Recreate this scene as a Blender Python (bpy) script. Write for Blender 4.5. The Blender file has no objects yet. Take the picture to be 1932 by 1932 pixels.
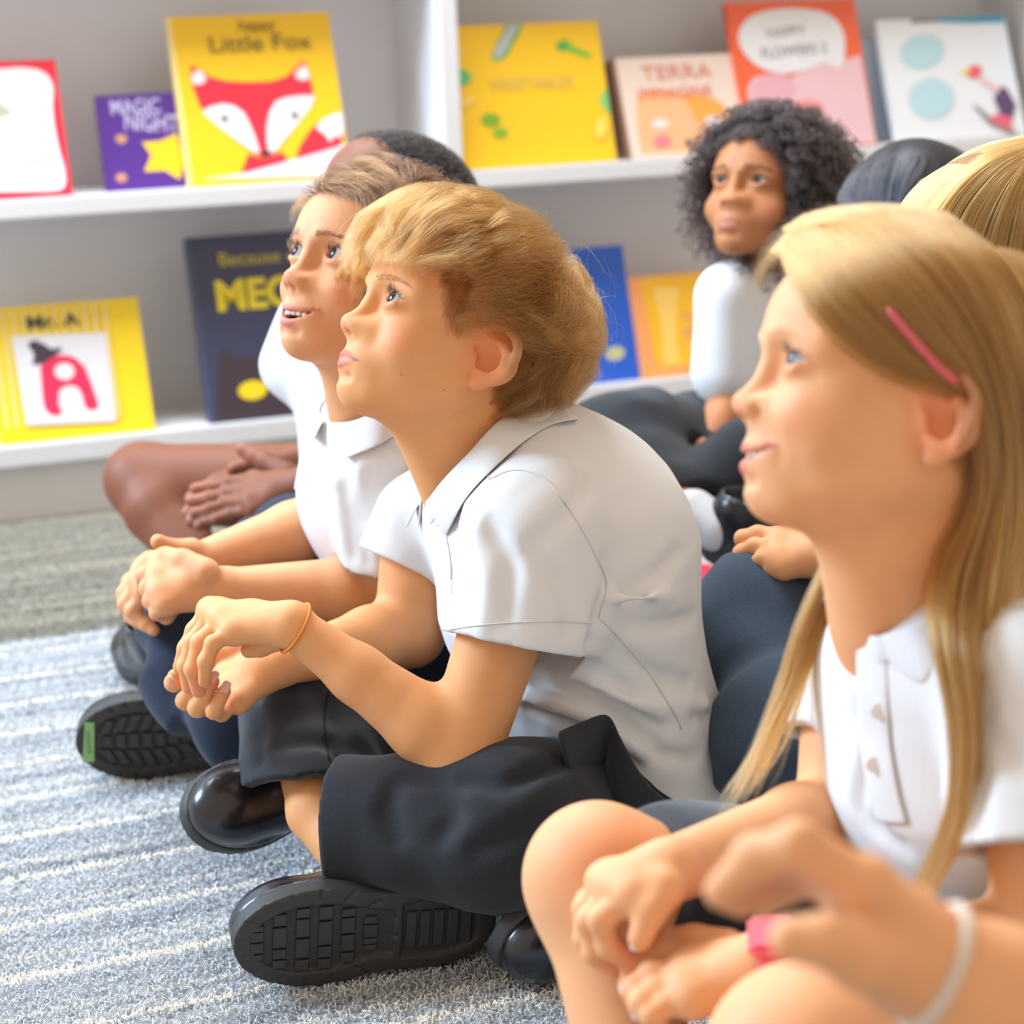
import bpy, bmesh, math, random
import numpy as np
from mathutils import Matrix, Vector

random.seed(4)
SC = bpy.context.scene
COL = SC.collection
A = np.array

# ------------------------------------------------------------------ camera
CAM_POS = A([0.0, 0.0, 0.80])
YAW, PITCH, ROLL = math.radians(20.88), math.radians(12.59), math.radians(-2.32)
FPX = 4025.0
_m = Matrix.Rotation(-YAW, 3, 'Z') @ Matrix.Rotation(math.pi / 2 - PITCH, 3, 'X') @ Matrix.Rotation(ROLL, 3, 'Z')
CAM_R = A(_m)                       # columns: right, up, towards the viewer
RT, UPV, TW = CAM_R[:, 0], CAM_R[:, 1], CAM_R[:, 2]
cam = bpy.data.cameras.new('camera')
cam.sensor_width = 24.0
cam.sensor_height = 24.0
cam.lens = 24.0 * FPX / 1932.0
cam.clip_start = 0.05
cam.dof.use_dof = True
cam.dof.focus_distance = 1.79
cam.dof.aperture_fstop = 3.8
cam_o = bpy.data.objects.new('camera', cam)
cam_o.matrix_world = Matrix.Translation(Vector(CAM_POS)) @ _m.to_4x4()
COL.objects.link(cam_o)
SC.camera = cam_o


def P(x, y, d):
    """world point seen at pixel x, y (1932 frame) at depth d along the view axis"""
    return CAM_POS + RT * ((x - 966.0) / FPX * d) + UPV * ((966.0 - y) / FPX * d) - TW * d


HEAD = A([math.sin(YAW), math.cos(YAW), 0.0])     # level direction the camera faces


def G(x, y, g):
    """world point on the ray of pixel x, y at level distance g in front of the camera"""
    r = RT * ((x - 966.0) / FPX) + UPV * ((966.0 - y) / FPX) - TW
    return CAM_POS + r * (g / (r @ HEAD))


def Z(x, y, z):
    """world point on the ray of pixel x, y at height z"""
    r = RT * ((x - 966.0) / FPX) + UPV * ((966.0 - y) / FPX) - TW
    return CAM_POS + r * ((z - CAM_POS[2]) / r[2])


def Yp(x, y, yy):
    """world point on the ray of pixel x, y in the upright plane y = yy"""
    r = RT * ((x - 966.0) / FPX) + UPV * ((966.0 - y) / FPX) - TW
    return CAM_POS + r * ((yy - CAM_POS[1]) / r[1])


# ------------------------------------------------------------------ light
SC.cycles.max_bounces = 10
SC.cycles.diffuse_bounces = 3
SC.cycles.glossy_bounces = 6
SC.cycles.transmission_bounces = 9
SC.view_settings.view_transform = 'Standard'
SC.view_settings.look = 'None'
SC.view_settings.gamma = 1.0
SC.view_settings.exposure = 0.28
w = bpy.data.worlds.new('world')
SC.world = w
w.use_nodes = True
w.node_tree.nodes['Background'].inputs[0].default_value = (1.0, 0.87, 0.74, 1)
w.node_tree.nodes['Background'].inputs[1].default_value = 0.74


def area_light(name, loc, target, sx, sy, power, color):
    l = bpy.data.lights.new(name, 'AREA')
    l.shape = 'RECTANGLE'
    l.size, l.size_y = sx, sy
    l.energy = power
    l.color = color
    o = bpy.data.objects.new(name, l)
    o.location = loc
    o.rotation_euler = (Vector(target) - Vector(loc)).to_track_quat('-Z', 'Y').to_euler()
    COL.objects.link(o)
    return o


# tall window of the reading corner, on the side the children look to
area_light('window_daylight', (-2.2, 3.35, 2.35), (0.35, 1.9, 0.35), 1.3, 1.3, 205, (0.52, 0.74, 1.0))
# added overhead light for highlights on the hair tops, source unseen
area_light('overhead_hair_light', (0.5, 3.1, 2.6), (0.45, 2.0, 0.4), 1.8, 0.9, 85, (0.84, 0.92, 1.0))


# ------------------------------------------------------------------ materials
def mat(name, color=(.8, .8, .8), rough=.5, spec=.5, attr=None, sss=0, bump=None, noise=None, sheen=0, coat=0, sss_r=(1, .35, .2), sss_s=.006):
    """procedural material; bump=(scale, strength, dist), noise=(scale, amount)"""
    m = bpy.data.materials.new(name)
    m.use_nodes = True
    nt = m.node_tree
    b = nt.nodes['Principled BSDF']
    b.inputs['Base Color'].default_value = (*color, 1)
    b.inputs['Roughness'].default_value = rough
    b.inputs['Specular IOR Level'].default_value = spec
    if sheen:
        b.inputs['Sheen Weight'].default_value = sheen
    if coat:
        b.inputs['Coat Weight'].default_value = coat
        b.inputs['Coat Roughness'].default_value = .15
    if sss:
        b.inputs['Subsurface Weight'].default_value = sss
        b.inputs['Subsurface Radius'].default_value = sss_r
        b.inputs['Subsurface Scale'].default_value = sss_s
    src = None
    if attr:
        a = nt.nodes.new('ShaderNodeAttribute')
        a.attribute_name = attr
        src = a.outputs['Color']
    if noise:
        tc = nt.nodes.new('ShaderNodeTexCoord')
        n = nt.nodes.new('ShaderNodeTexNoise')
        n.inputs['Scale'].default_value = noise[0]
        n.inputs['Detail'].default_value = 3
        nt.links.new(tc.outputs['Object'], n.inputs['Vector'])
        mr = nt.nodes.new('ShaderNodeMapRange')
        mr.inputs[1].default_value = .25
        mr.inputs[2].default_value = .75
        mr.inputs[3].default_value = 1 - noise[1]
        mr.inputs[4].default_value = 1 + noise[1]
        nt.links.new(n.outputs['Fac'], mr.inputs[0])
        mx = nt.nodes.new('ShaderNodeVectorMath')
        mx.operation = 'SCALE'
        if src:
            nt.links.new(src, mx.inputs[0])
        else:
            mx.inputs[0].default_value = color
        nt.links.new(mr.outputs[0], mx.inputs['Scale'])
        src = mx.outputs[0]
    if src:
        nt.links.new(src, b.inputs['Base Color'])
    if bump:
        tc = nt.nodes.new('ShaderNodeTexCoord')
        n = nt.nodes.new('ShaderNodeTexNoise')
        n.inputs['Scale'].default_value = bump[0]
        n.inputs['Detail'].default_value = 4
        nt.links.new(tc.outputs['Object'], n.inputs['Vector'])
        bp = nt.nodes.new('ShaderNodeBump')
        bp.inputs['Strength'].default_value = bump[1]
        bp.inputs['Distance'].default_value = bump[2]
        nt.links.new(n.outputs['Fac'], bp.inputs['Height'])
        nt.links.new(bp.outputs[0], b.inputs['Normal'])
    return m


def hair_mat(name, base, tip, rough=.35, ior=1.55):
    """fibre shader, colour varies from strand to strand"""
    m = bpy.data.materials.new(name)
    m.use_nodes = True
    nt = m.node_tree
    nt.nodes.remove(nt.nodes['Principled BSDF'])
    b = nt.nodes.new('ShaderNodeBsdfHairPrincipled')
    b.parametrization = 'COLOR'
    hi = nt.nodes.new('ShaderNodeHairInfo')
    rp = nt.nodes.new('ShaderNodeMix')
    rp.data_type = 'RGBA'
    rp.inputs[6].default_value = (*base, 1)
    rp.inputs[7].default_value = (*tip, 1)
    nt.links.new(hi.outputs['Random'], rp.inputs[0])
    nt.links.new(rp.outputs[2], b.inputs['Color'])
    b.inputs['Roughness'].default_value = rough
    b.inputs['Radial Roughness'].default_value = .45
    b.inputs['IOR'].default_value = ior
    b.inputs['Random Roughness'].default_value = .3
    nt.links.new(b.outputs[0], nt.nodes['Material Output'].inputs[0])
    return m


# ------------------------------------------------------------------ objects
def tag(o, label=None, cat=None, group=None, kind=None):
    if label: o['label'] = label
    if cat: o['category'] = cat
    if group: o['group'] = group
    if kind: o['kind'] = kind
    return o


def empty(name, loc=(0, 0, 0), parent=None):
    o = bpy.data.objects.new(name, None)
    o.location = loc
    o.empty_display_size = .05
    COL.objects.link(o)
    if parent:
        o.parent = parent
    return o


def pin(o, parent):
    """parent without moving"""
    if parent is not None:
        o.parent = parent
        q = parent
        mw = Matrix.Identity(4)
        ch = []
        while q:
            ch.append(q)
            q = q.parent
        for q in reversed(ch):
            mw = mw @ q.matrix_parent_inverse @ q.matrix_basis
        o.matrix_parent_inverse = mw.inverted()
    return o


def mesh_obj(name, V, F, material=None, parent=None, smooth=True, col=None):
    V = np.asarray(V, dtype=np.float32)
    me = bpy.data.meshes.new(name)
    if isinstance(F, np.ndarray):
        n, k = F.shape
        me.vertices.add(len(V))
        me.vertices.foreach_set('co', V.ravel())
        me.loops.add(n * k)
        me.loops.foreach_set('vertex_index', F.astype(np.int32).ravel())
        me.polygons.add(n)
        me.polygons.foreach_set('loop_start', np.arange(0, n * k, k, dtype=np.int32))
        me.update(calc_edges=True)
    else:
        me.from_pydata(V.tolist(), [], F)
        me.update()
    me.polygons.foreach_set('use_smooth', np.full(len(me.polygons), bool(smooth)))
    if col is not None:
        at = me.color_attributes.new('col', 'FLOAT_COLOR', 'POINT')
        c4 = np.ones((len(V), 4), dtype=np.float32)
        c4[:, :3] = col
        at.data.foreach_set('color', c4.ravel())
    if material:
        me.materials.append(material)
    o = bpy.data.objects.new(name, me)
    COL.objects.link(o)
    if parent:
        pin(o, parent)
    return o


def hair_obj(name, pts, material, parent=None, r0=.00012, r1=.00003):
    """pts: (n strands, k points, 3)"""
    n, k, _ = pts.shape
    hc = bpy.data.hair_curves.new(name)
    hc.add_curves([k] * n)
    hc.attributes['position'].data.foreach_set('vector', pts.astype(np.float32).ravel())
    ra = hc.attributes.get('radius') or hc.attributes.new('radius', 'FLOAT', 'POINT')
    ra.data.foreach_set('value', np.tile(np.linspace(r0, r1, k), n).astype(np.float32))
    hc.materials.append(material)
    o = bpy.data.objects.new(name, hc)
    COL.objects.link(o)
    if parent:
        pin(o, parent)
    return o


# ------------------------------------------------------------------ signed-distance sculpting
def norm(v):
    v = np.asarray(v, float)
    return v / np.linalg.norm(v)


def sphere(c, r):
    c = A(c, float)
    return lambda p: np.sqrt(((p - c) ** 2).sum(-1)) - r


def ell(c, r, R=None):
    c = A(c, float); r = A(r, float)

    def f(p):
        q = p - c
        if R is not None:
            q = q @ R
        k0 = np.sqrt(((q / r) ** 2).sum(-1))
        k1 = np.sqrt(((q / (r * r)) ** 2).sum(-1))
        return k0 * (k0 - 1) / np.maximum(k1, 1e-9)
    return f


def cone(a, b, ra, rb):
    """round cone (capsule with two radii, linear)"""
    a = A(a, float); b = A(b, float)
    ba = b - a
    L2 = max(float(ba @ ba), 1e-12)

    def f(p):
        t = np.clip(((p - a) @ ba) / L2, 0, 1)
        q = p - a - t[..., None] * ba
        return np.sqrt((q * q).sum(-1)) - (ra + (rb - ra) * t)
    return f


def flatcone(a, b, ra, rb, n, sq):
    """capsule squashed along direction n by factor sq (<1 thinner)"""
    a = A(a, float); b = A(b, float); n = norm(n)
    ba = b - a
    L2 = max(float(ba @ ba), 1e-12)

    def f(p):
        t = np.clip(((p - a) @ ba) / L2, 0, 1)
        q = p - a - t[..., None] * ba
        dn = q @ n
        q = q + (dn * (1 / sq - 1))[..., None] * n
        return (np.sqrt((q * q).sum(-1)) - (ra + (rb - ra) * t)) * (sq * .5 + .5)
    return f


def chain(pts, rs, k=0.0):
    """polyline tube with a radius per point"""
    fs = [cone(pts[i], pts[i + 1], rs[i], rs[i + 1]) for i in range(len(pts) - 1)]

    def f(p):
        d = fs[0](p)
        for g in fs[1:]:
            e = g(p)
            if k > 0:
                h = np.maximum(k - np.abs(d - e), 0) / k
                d = np.minimum(d, e) - h * h * k * .25
            else:
                d = np.minimum(d, e)
        return d
    return f


def spline(pts, n=6):
    """Catmull-Rom through pts (any dimension)"""
    pts = np.asarray(pts, float)
    Q = np.vstack([2 * pts[0] - pts[1], pts, 2 * pts[-1] - pts[-2]])
    out = []
    for i in range(1, len(Q) - 2):
        for t in np.linspace(0, 1, n, endpoint=False):
            a, b, c, d = Q[i - 1], Q[i], Q[i + 1], Q[i + 2]
            out.append(.5 * (2 * b + (c - a) * t + (2 * a - 5 * b + 4 * c - d) * t * t + (3 * b - a - 3 * c + d) * t ** 3))
    out.append(pts[-1])
    return A(out)


def plane(c, n):
    c = A(c, float); n = norm(n)
    return lambda p: (p - c) @ n


def waves(p, freq, seed, n=6):
    rs = np.random.RandomState(seed)
    k = rs.normal(size=(n, 3))
    k /= np.linalg.norm(k, axis=1)[:, None]
    k *= freq * rs.uniform(.7, 1.3, n)[:, None]
    ph = rs.uniform(0, 6.28, n)
    out = 0
    for i in range(n):
        out = out + np.sin(p @ k[i] + ph[i])
    return out / n


def folds(p, freq, seed):
    """ridged wrinkles"""
    return 1 - 3.2 * np.abs(waves(p, freq, seed, 4))


class Frame:
    """local frame: origin c, columns of R are local axes in world, s metres per local unit"""
    def __init__(self, c, R, s=1.0):
        self.c, self.R, self.s = A(c, float), np.asarray(R, float), s

    def to(self, p):                     # world -> local
        return (p - self.c) @ self.R / self.s

    def out(self, q):                    # local -> world
        return np.asarray(q, float) * self.s @ self.R.T + self.c

    def f(self, g):
        return lambda p: g(self.to(p)) * self.s


def smin(a, b, k):
    if k <= 0:
        return np.minimum(a, b)
    h = np.maximum(k - np.abs(a - b), 0) / k
    return np.minimum(a, b) - h * h * k * .25


def smax(a, b, k):
    return -smin(-a, -b, k)


def add(f, k=0.0): return ('add', f, k)
def sub(f, k=0.0): return ('sub', f, k)
def cut(f, k=0.0): return ('int', f, k)
def disp(f, c=None, r=None): return ('disp', f, c, r)


def sdf_eval(ops, p):
    d = np.full(p.shape[:-1], 1e3)
    for op in ops:
        if op[0] == 'add': d = smin(d, op[1](p), op[2])
        elif op[0] == 'sub': d = smax(d, -op[1](p), op[2])
        elif op[0] == 'int': d = smax(d, op[1](p), op[2])
        else: d = d - op[1](p)
    return d


def sdf_mesh(ops, lo, hi, h, n=8, smooth=1, margin=1.5):
    """sparse surface nets"""
    lo = A(lo, float); hi = A(hi, float)
    B = n * h
    nb = np.ceil((hi - lo) / B).astype(int)
    gi = np.stack(np.meshgrid(*[np.arange(k) for k in nb], indexing='ij'), -1).reshape(-1, 3)
    C = lo + (gi + .5) * B
    R = B * .5 * math.sqrt(3)
    dC = sdf_eval(ops, C)
    act = np.abs(dC) < R * margin
    gi, C = gi[act], C[act]
    m = n + 1
    loc = np.stack(np.meshgrid(*[np.arange(m)] * 3, indexing='ij'), -1).reshape(-1, 3)
    pts = (lo + (gi[:, None, :] * n + loc[None]) * h)
    d = np.full((len(gi), m ** 3), 1e3)
    dc = np.full(len(gi), 1e3)
    for op in ops:
        if op[0] == 'disp':
            if op[2] is None:
                d = d - op[1](pts); dc = dc - op[1](C)
            else:
                s = np.where(np.linalg.norm(C - A(op[2]), axis=1) < op[3] + R)[0]
                if len(s):
                    d[s] -= op[1](pts[s]); dc[s] -= op[1](C[s])
            continue
        fc = op[1](C)
        k = op[2]
        if op[0] == 'add':
            s = np.where(fc < np.minimum(dc, 2 * R) + k + 2.6 * R)[0]
            if len(s): d[s] = smin(d[s], op[1](pts[s]), k)
            dc = smin(dc, fc, k)
        elif op[0] == 'sub':
            s = np.where(fc < k + 2.6 * R)[0]
            if len(s): d[s] = smax(d[s], -op[1](pts[s]), k)
            dc = smax(dc, -fc, k)
        else:
            s = np.where(fc > -(k + 2.6 * R))[0]
            if len(s): d[s] = smax(d[s], op[1](pts[s]), k)
            dc = smax(dc, fc, k)
    D = d.reshape(-1, m, m, m)
    ins = D < 0
    # cells
    cnt = np.zeros((len(gi), n, n, n), dtype=np.int8)
    for a in (0, 1):
        for b in (0, 1):
            for c in (0, 1):
                cnt += ins[:, a:a + n, b:b + n, c:c + n]
    cell = np.argwhere((cnt > 0) & (cnt < 8))
    if len(cell) == 0:
        return np.zeros((0, 3)), np.zeros((0, 4), int)
    bi = cell[:, 0]; ci = cell[:, 1:]
    acc = np.zeros((len(cell), 3)); num = np.zeros(len(cell))
    corners = [(a, b, c) for a in (0, 1) for b in (0, 1) for c in (0, 1)]
    val = {o: D[bi, ci[:, 0] + o[0], ci[:, 1] + o[1], ci[:, 2] + o[2]] for o in corners}
    for o in corners:
        for ax in range(3):
            if o[ax] == 0:
                q = list(o); q[ax] = 1; q = tuple(q)
                v0, v1 = val[o], val[q]
                x = (v0 < 0) != (v1 < 0)
                t = np.where(x, v0 / np.where(x, v0 - v1, 1), 0)
                pt = np.tile(A(o, float), (len(cell), 1))
                pt[:, ax] = t
                acc[x] += pt[x]; num[x] += 1
    G = gi[bi] * n + ci
    V = lo + (G + acc / num[:, None]) * h
    dim = nb * n + 2
    key = (G[:, 0] * dim[1] + G[:, 1]) * dim[2] + G[:, 2]
    order = np.argsort(key)
    skey = key[order]

    def look(g):
        kk = (g[:, 0] * dim[1] + g[:, 1]) * dim[2] + g[:, 2]
        i = np.searchsorted(skey, kk)
        i = np.minimum(i, len(skey) - 1)
        ok = skey[i] == kk
        return np.where(ok, order[i], -1)
    faces = []
    for ax in range(3):
        s0 = [slice(0, n)] * 3
        s1 = [slice(0, n)] * 3
        s1[ax] = slice(1, n + 1)
        i0 = ins[(slice(None), *s0)]
        i1 = ins[(slice(None), *s1)]
        e = np.argwhere(i0 != i1)
        if not len(e): continue
        flip = i0[e[:, 0], e[:, 1], e[:, 2], e[:, 3]]
        g = gi[e[:, 0]] * n + e[:, 1:]
        u, w_ = (ax + 1) % 3, (ax + 2) % 3
        q = []
        for du, dw in ((-1, -1), (0, -1), (0, 0), (-1, 0)):
            gg = g.copy(); gg[:, u] += du; gg[:, w_] += dw
            q.append(look(gg))
        q = np.stack(q, 1)
        ok = (q >= 0).all(1)
        q, fl = q[ok], flip[ok]
        q[~fl] = q[~fl][:, ::-1]
        faces.append(q)
    F = np.vstack(faces)
    for _ in range(smooth):
        S = np.zeros_like(V); c_ = np.zeros(len(V))
        for a, b in ((0, 1), (1, 2), (2, 3), (3, 0)):
            np.add.at(S, F[:, a], V[F[:, b]]); np.add.at(c_, F[:, a], 1)
            np.add.at(S, F[:, b], V[F[:, a]]); np.add.at(c_, F[:, b], 1)
        V = V * .5 + .5 * S / np.maximum(c_, 1)[:, None]
    return V, F


def paint(V, base, layers):
    """colour per point: layers of (distance function, colour, soft edge, strength)"""
    c = np.tile(A(base, float), (len(V), 1))
    for f, colr, soft, st in layers:
        d = f(V)
        m = np.clip(.5 - d / soft, 0, 1)
        m = (m * m * (3 - 2 * m) * st)[:, None]
        c = c * (1 - m) + A(colr, float) * m
    return c


def sgrad(f, p, e=.0008):
    g = np.stack([f(p + A(v) * e) - f(p - A(v) * e) for v in np.eye(3)], -1)
    return g / np.maximum(np.linalg.norm(g, axis=-1, keepdims=True), 1e-9)
# ------------------------------------------------------------------ room
YS = 3.692                       # front of the bookcase
M_WHITE = mat('painted_white', (.80, .79, .80), .45, .4, noise=(6, .02))
M_WALL = mat('wall_paint', (.78, .77, .78), .7, .2)
M_PAGE = mat('page_block', (.86, .78, .62), .8, .2, noise=(300, .08))


def box(name, lo, hi, material, parent=None, bevel=.003):
    bm = bmesh.new()
    bmesh.ops.create_cube(bm, size=1)
    lo = A(lo, float); hi = A(hi, float)
    for v in bm.verts:
        v.co = Vector(lo + (A(v.co) + .5) * (hi - lo))
    if bevel:
        bmesh.ops.bevel(bm, geom=list(bm.edges), offset=bevel, segments=2, affect='EDGES')
    me = bpy.data.meshes.new(name)
    bm.to_mesh(me); bm.free()
    me.materials.append(material)
    o = bpy.data.objects.new(name, me)
    COL.objects.link(o)
    if parent: pin(o, parent)
    return o


def carpet_mat(gain=1.0):
    m = bpy.data.materials.new('striped_carpet')
    m.use_nodes = True
    nt = m.node_tree
    N = nt.nodes.new
    L = nt.links.new
    b = nt.nodes['Principled BSDF']
    b.inputs['Roughness'].default_value = .95
    b.inputs['Specular IOR Level'].default_value = .1
    b.inputs['Sheen Weight'].default_value = .25
    tc = N('ShaderNodeTexCoord')
    sp = N('ShaderNodeSeparateXYZ'); L(tc.outputs['Object'], sp.inputs[0])

    def math_(op, a, b_=None, c=None):
        n = N('ShaderNodeMath'); n.operation = op
        for i, x in enumerate((a, b_, c)):
            if x is None: continue
            if isinstance(x, (int, float)): n.inputs[i].default_value = x
            else: L(x, n.inputs[i])
        return n.outputs[0]

    def noise(scale, vec=None, det=3, rough=.6):
        n = N('ShaderNodeTexNoise')
        n.inputs['Scale'].default_value = scale
        n.inputs['Detail'].default_value = det
        n.inputs['Roughness'].default_value = rough
        L(vec if vec is not None else tc.outputs['Object'], n.inputs['Vector'])
        return n.outputs['Fac']

    def ramp(fac, stops):
        r = N('ShaderNodeValToRGB')
        e = r.color_ramp.elements
        while len(e) < len(stops): e.new(.5)
        for i, (p_, c_) in enumerate(stops):
            e[i].position = p_
            e[i].color = (*c_, 1)
        L(fac, r.inputs[0])
        return r.outputs[0]

    def mix(f, a, c):
        n = N('ShaderNodeMix'); n.data_type = 'RGBA'
        L(f, n.inputs[0])
        for i, x in ((6, a), (7, c)):
            if isinstance(x, tuple): n.inputs[i].default_value = (*x, 1)
            else: L(x, n.inputs[i])
        return n.outputs[2]
    # loose yarn: shift the rows a little with fine noise
    wob = math_('MULTIPLY', math_('SUBTRACT', noise(160), .5), .010)
    yy = math_('ADD', sp.outputs['Y'], wob)
    cv = N('ShaderNodeCombineXYZ')
    L(math_('MULTIPLY', sp.outputs['X'], .5), cv.inputs[0]); L(math_('MULTIPLY', yy, 42.0), cv.inputs[1])
    rows = noise(1.0, cv.outputs[0], 3, .75)
    base = ramp(rows, [(.24, (.16, .165, .175)), (.40, (.25, .26, .275)), (.52, (.33, .34, .35)), (.64, (.40, .40, .39)), (.78, (.27, .25, .22))])
    # cream and brown single rows
    lines = math_('FRACT', math_('MULTIPLY', yy, 1 / .118))
    l1 = math_('LESS_THAN', math_('ABSOLUTE', math_('SUBTRACT', lines, .30)), .036)
    l2 = math_('LESS_THAN', math_('ABSOLUTE', math_('SUBTRACT', lines, .62)), .028)
    cv2 = N('ShaderNodeCombineXYZ')
    L(math_('MULTIPLY', sp.outputs['X'], 60.), cv2.inputs[0]); L(math_('MULTIPLY', yy, 400.0), cv2.inputs[1])
    worn = math_('GREATER_THAN', noise(1.0, cv2.outputs[0], 2), .38)
    c1 = mix(math_('MULTIPLY', math_('MULTIPLY', l1, worn), .85), base, (.66, .60, .50))
    c2 = mix(math_('MULTIPLY', math_('MULTIPLY', l2, worn), .6), c1, (.56, .52, .45))
    # rows turn darker and browner towards the bookcase
    far = ramp(rows, [(.28, (.11, .10, .08)), (.5, (.20, .185, .15)), (.66, (.33, .29, .22)), (.8, (.22, .23, .24))])
    isfar = math_('GREATER_THAN', sp.outputs['Y'], 2.93)
    c3 = mix(isfar, c2, far)
    speck = math_('MULTIPLY', math_('ADD', math_('MULTIPLY', noise(420, None, 2, .7), 1.1), .45), gain)
    sc_ = N('ShaderNodeVectorMath'); sc_.operation = 'SCALE'
    L(c3, sc_.inputs[0]); L(speck, sc_.inputs['Scale'])
    L(sc_.outputs[0], b.inputs['Base Color'])
    bp = N('ShaderNodeBump')
    bp.inputs['Strength'].default_value = .9
    bp.inputs['Distance'].default_value = .004
    L(math_('ADD', noise(330, None, 3, .7), math_('MULTIPLY', rows, .5)), bp.inputs['Height'])
    L(bp.outputs[0], b.inputs['Normal'])
    return m


def plane_obj(name, corners, material, parent=None):
    return mesh_obj(name, corners, [tuple(range(len(corners)))], material, parent, smooth=False)


M_CARPET = carpet_mat(1.25)
fl = mesh_obj('floor', [(-2.6, -.6, 0), (3.4, -.6, 0), (3.4, 4.3, 0), (-2.6, 4.3, 0), (-2.6, -.6, -.03), (3.4, -.6, -.03), (3.4, 4.3, -.03), (-2.6, 4.3, -.03)],
              [(0, 1, 2, 3), (4, 7, 6, 5), (0, 4, 5, 1), (1, 5, 6, 2), (2, 6, 7, 3), (3, 7, 4, 0)], M_CARPET, smooth=False)
_rs = np.random.RandomState(3)
_p = A([-.95, 1.12, 0]) + A([2.25, YS + .035 - 1.12, 0]) * _rs.uniform(0, 1, (470000, 3))
_p[:, 2] = 0
_t = _rs.normal(size=_p.shape) * .0018
_t[:, 2] = .0042 + .0012 * _rs.normal(size=len(_p))
_m = _rs.normal(size=_p.shape) * .0007
_m[:, 2] = .0024
pile = hair_obj('carpet_pile', np.stack([_p, _p + _m, _p + _t], 1), carpet_mat(2.55), fl, .00098, .0006)
tag(pile, kind='stuff')
tag(fl, 'blue-grey carpet floor with cream and brown pinstripes', kind='structure')
wb = box('wall_back', (-2.6, YS + .36, 0), (3.4, YS + .44, 2.6), M_WALL, bevel=0)
tag(wb, 'pale painted wall behind the bookcase', kind='structure')

SHELF_T, SHELF_B = .5617, .1417
XR = float(Yp(1850, 0, YS + .26)[0])
bk = empty('bookcase', (1.3, YS + .15, 0))
tag(bk, 'low white bookcase with two shelves of face-out picture books', 'bookcase')
box('plinth', (-.9, YS + .035, 0), (XR, YS + .06, .104), M_WHITE, bk)
box('shelf_board', (-.9, YS, .104), (XR, YS + .30, SHELF_B), M_WHITE, bk)
box('shelf_board', (-.9, YS, .5284), (XR, YS + .30, SHELF_T), M_WHITE, bk)
box('shelf_board', (-.9, YS, .985), (XR, YS + .30, 1.02), M_WHITE, bk)
box('back_panel', (-.9, YS + .26, .14), (XR, YS + .275, .99), M_WHITE, bk, 0)
box('side_panel', (XR, YS - .005, 0), (XR + .035, YS + .30, 1.05), M_WHITE, bk)
box('side_panel', (-.93, YS - .005, 0), (-.9, YS + .30, 1.05), M_WHITE, bk)
xd = 1.3411
box('divider', (xd - .036, YS - .003, SHELF_T), (xd, YS + .27, .985), M_WHITE, bk)
box('divider', (xd - .036, YS - .003, SHELF_B), (xd, YS + .27, .5284), M_WHITE, bk)

# ------------------------------------------------------------------ books
_mc = {}


def flat(color, rough=.4):
    k = tuple(color)
    if k not in _mc:
        _mc[k] = mat('print_' + '_'.join('%02x' % int(c * 255) for c in color), color, rough, .5, coat=.25)
    return _mc[k]


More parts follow.
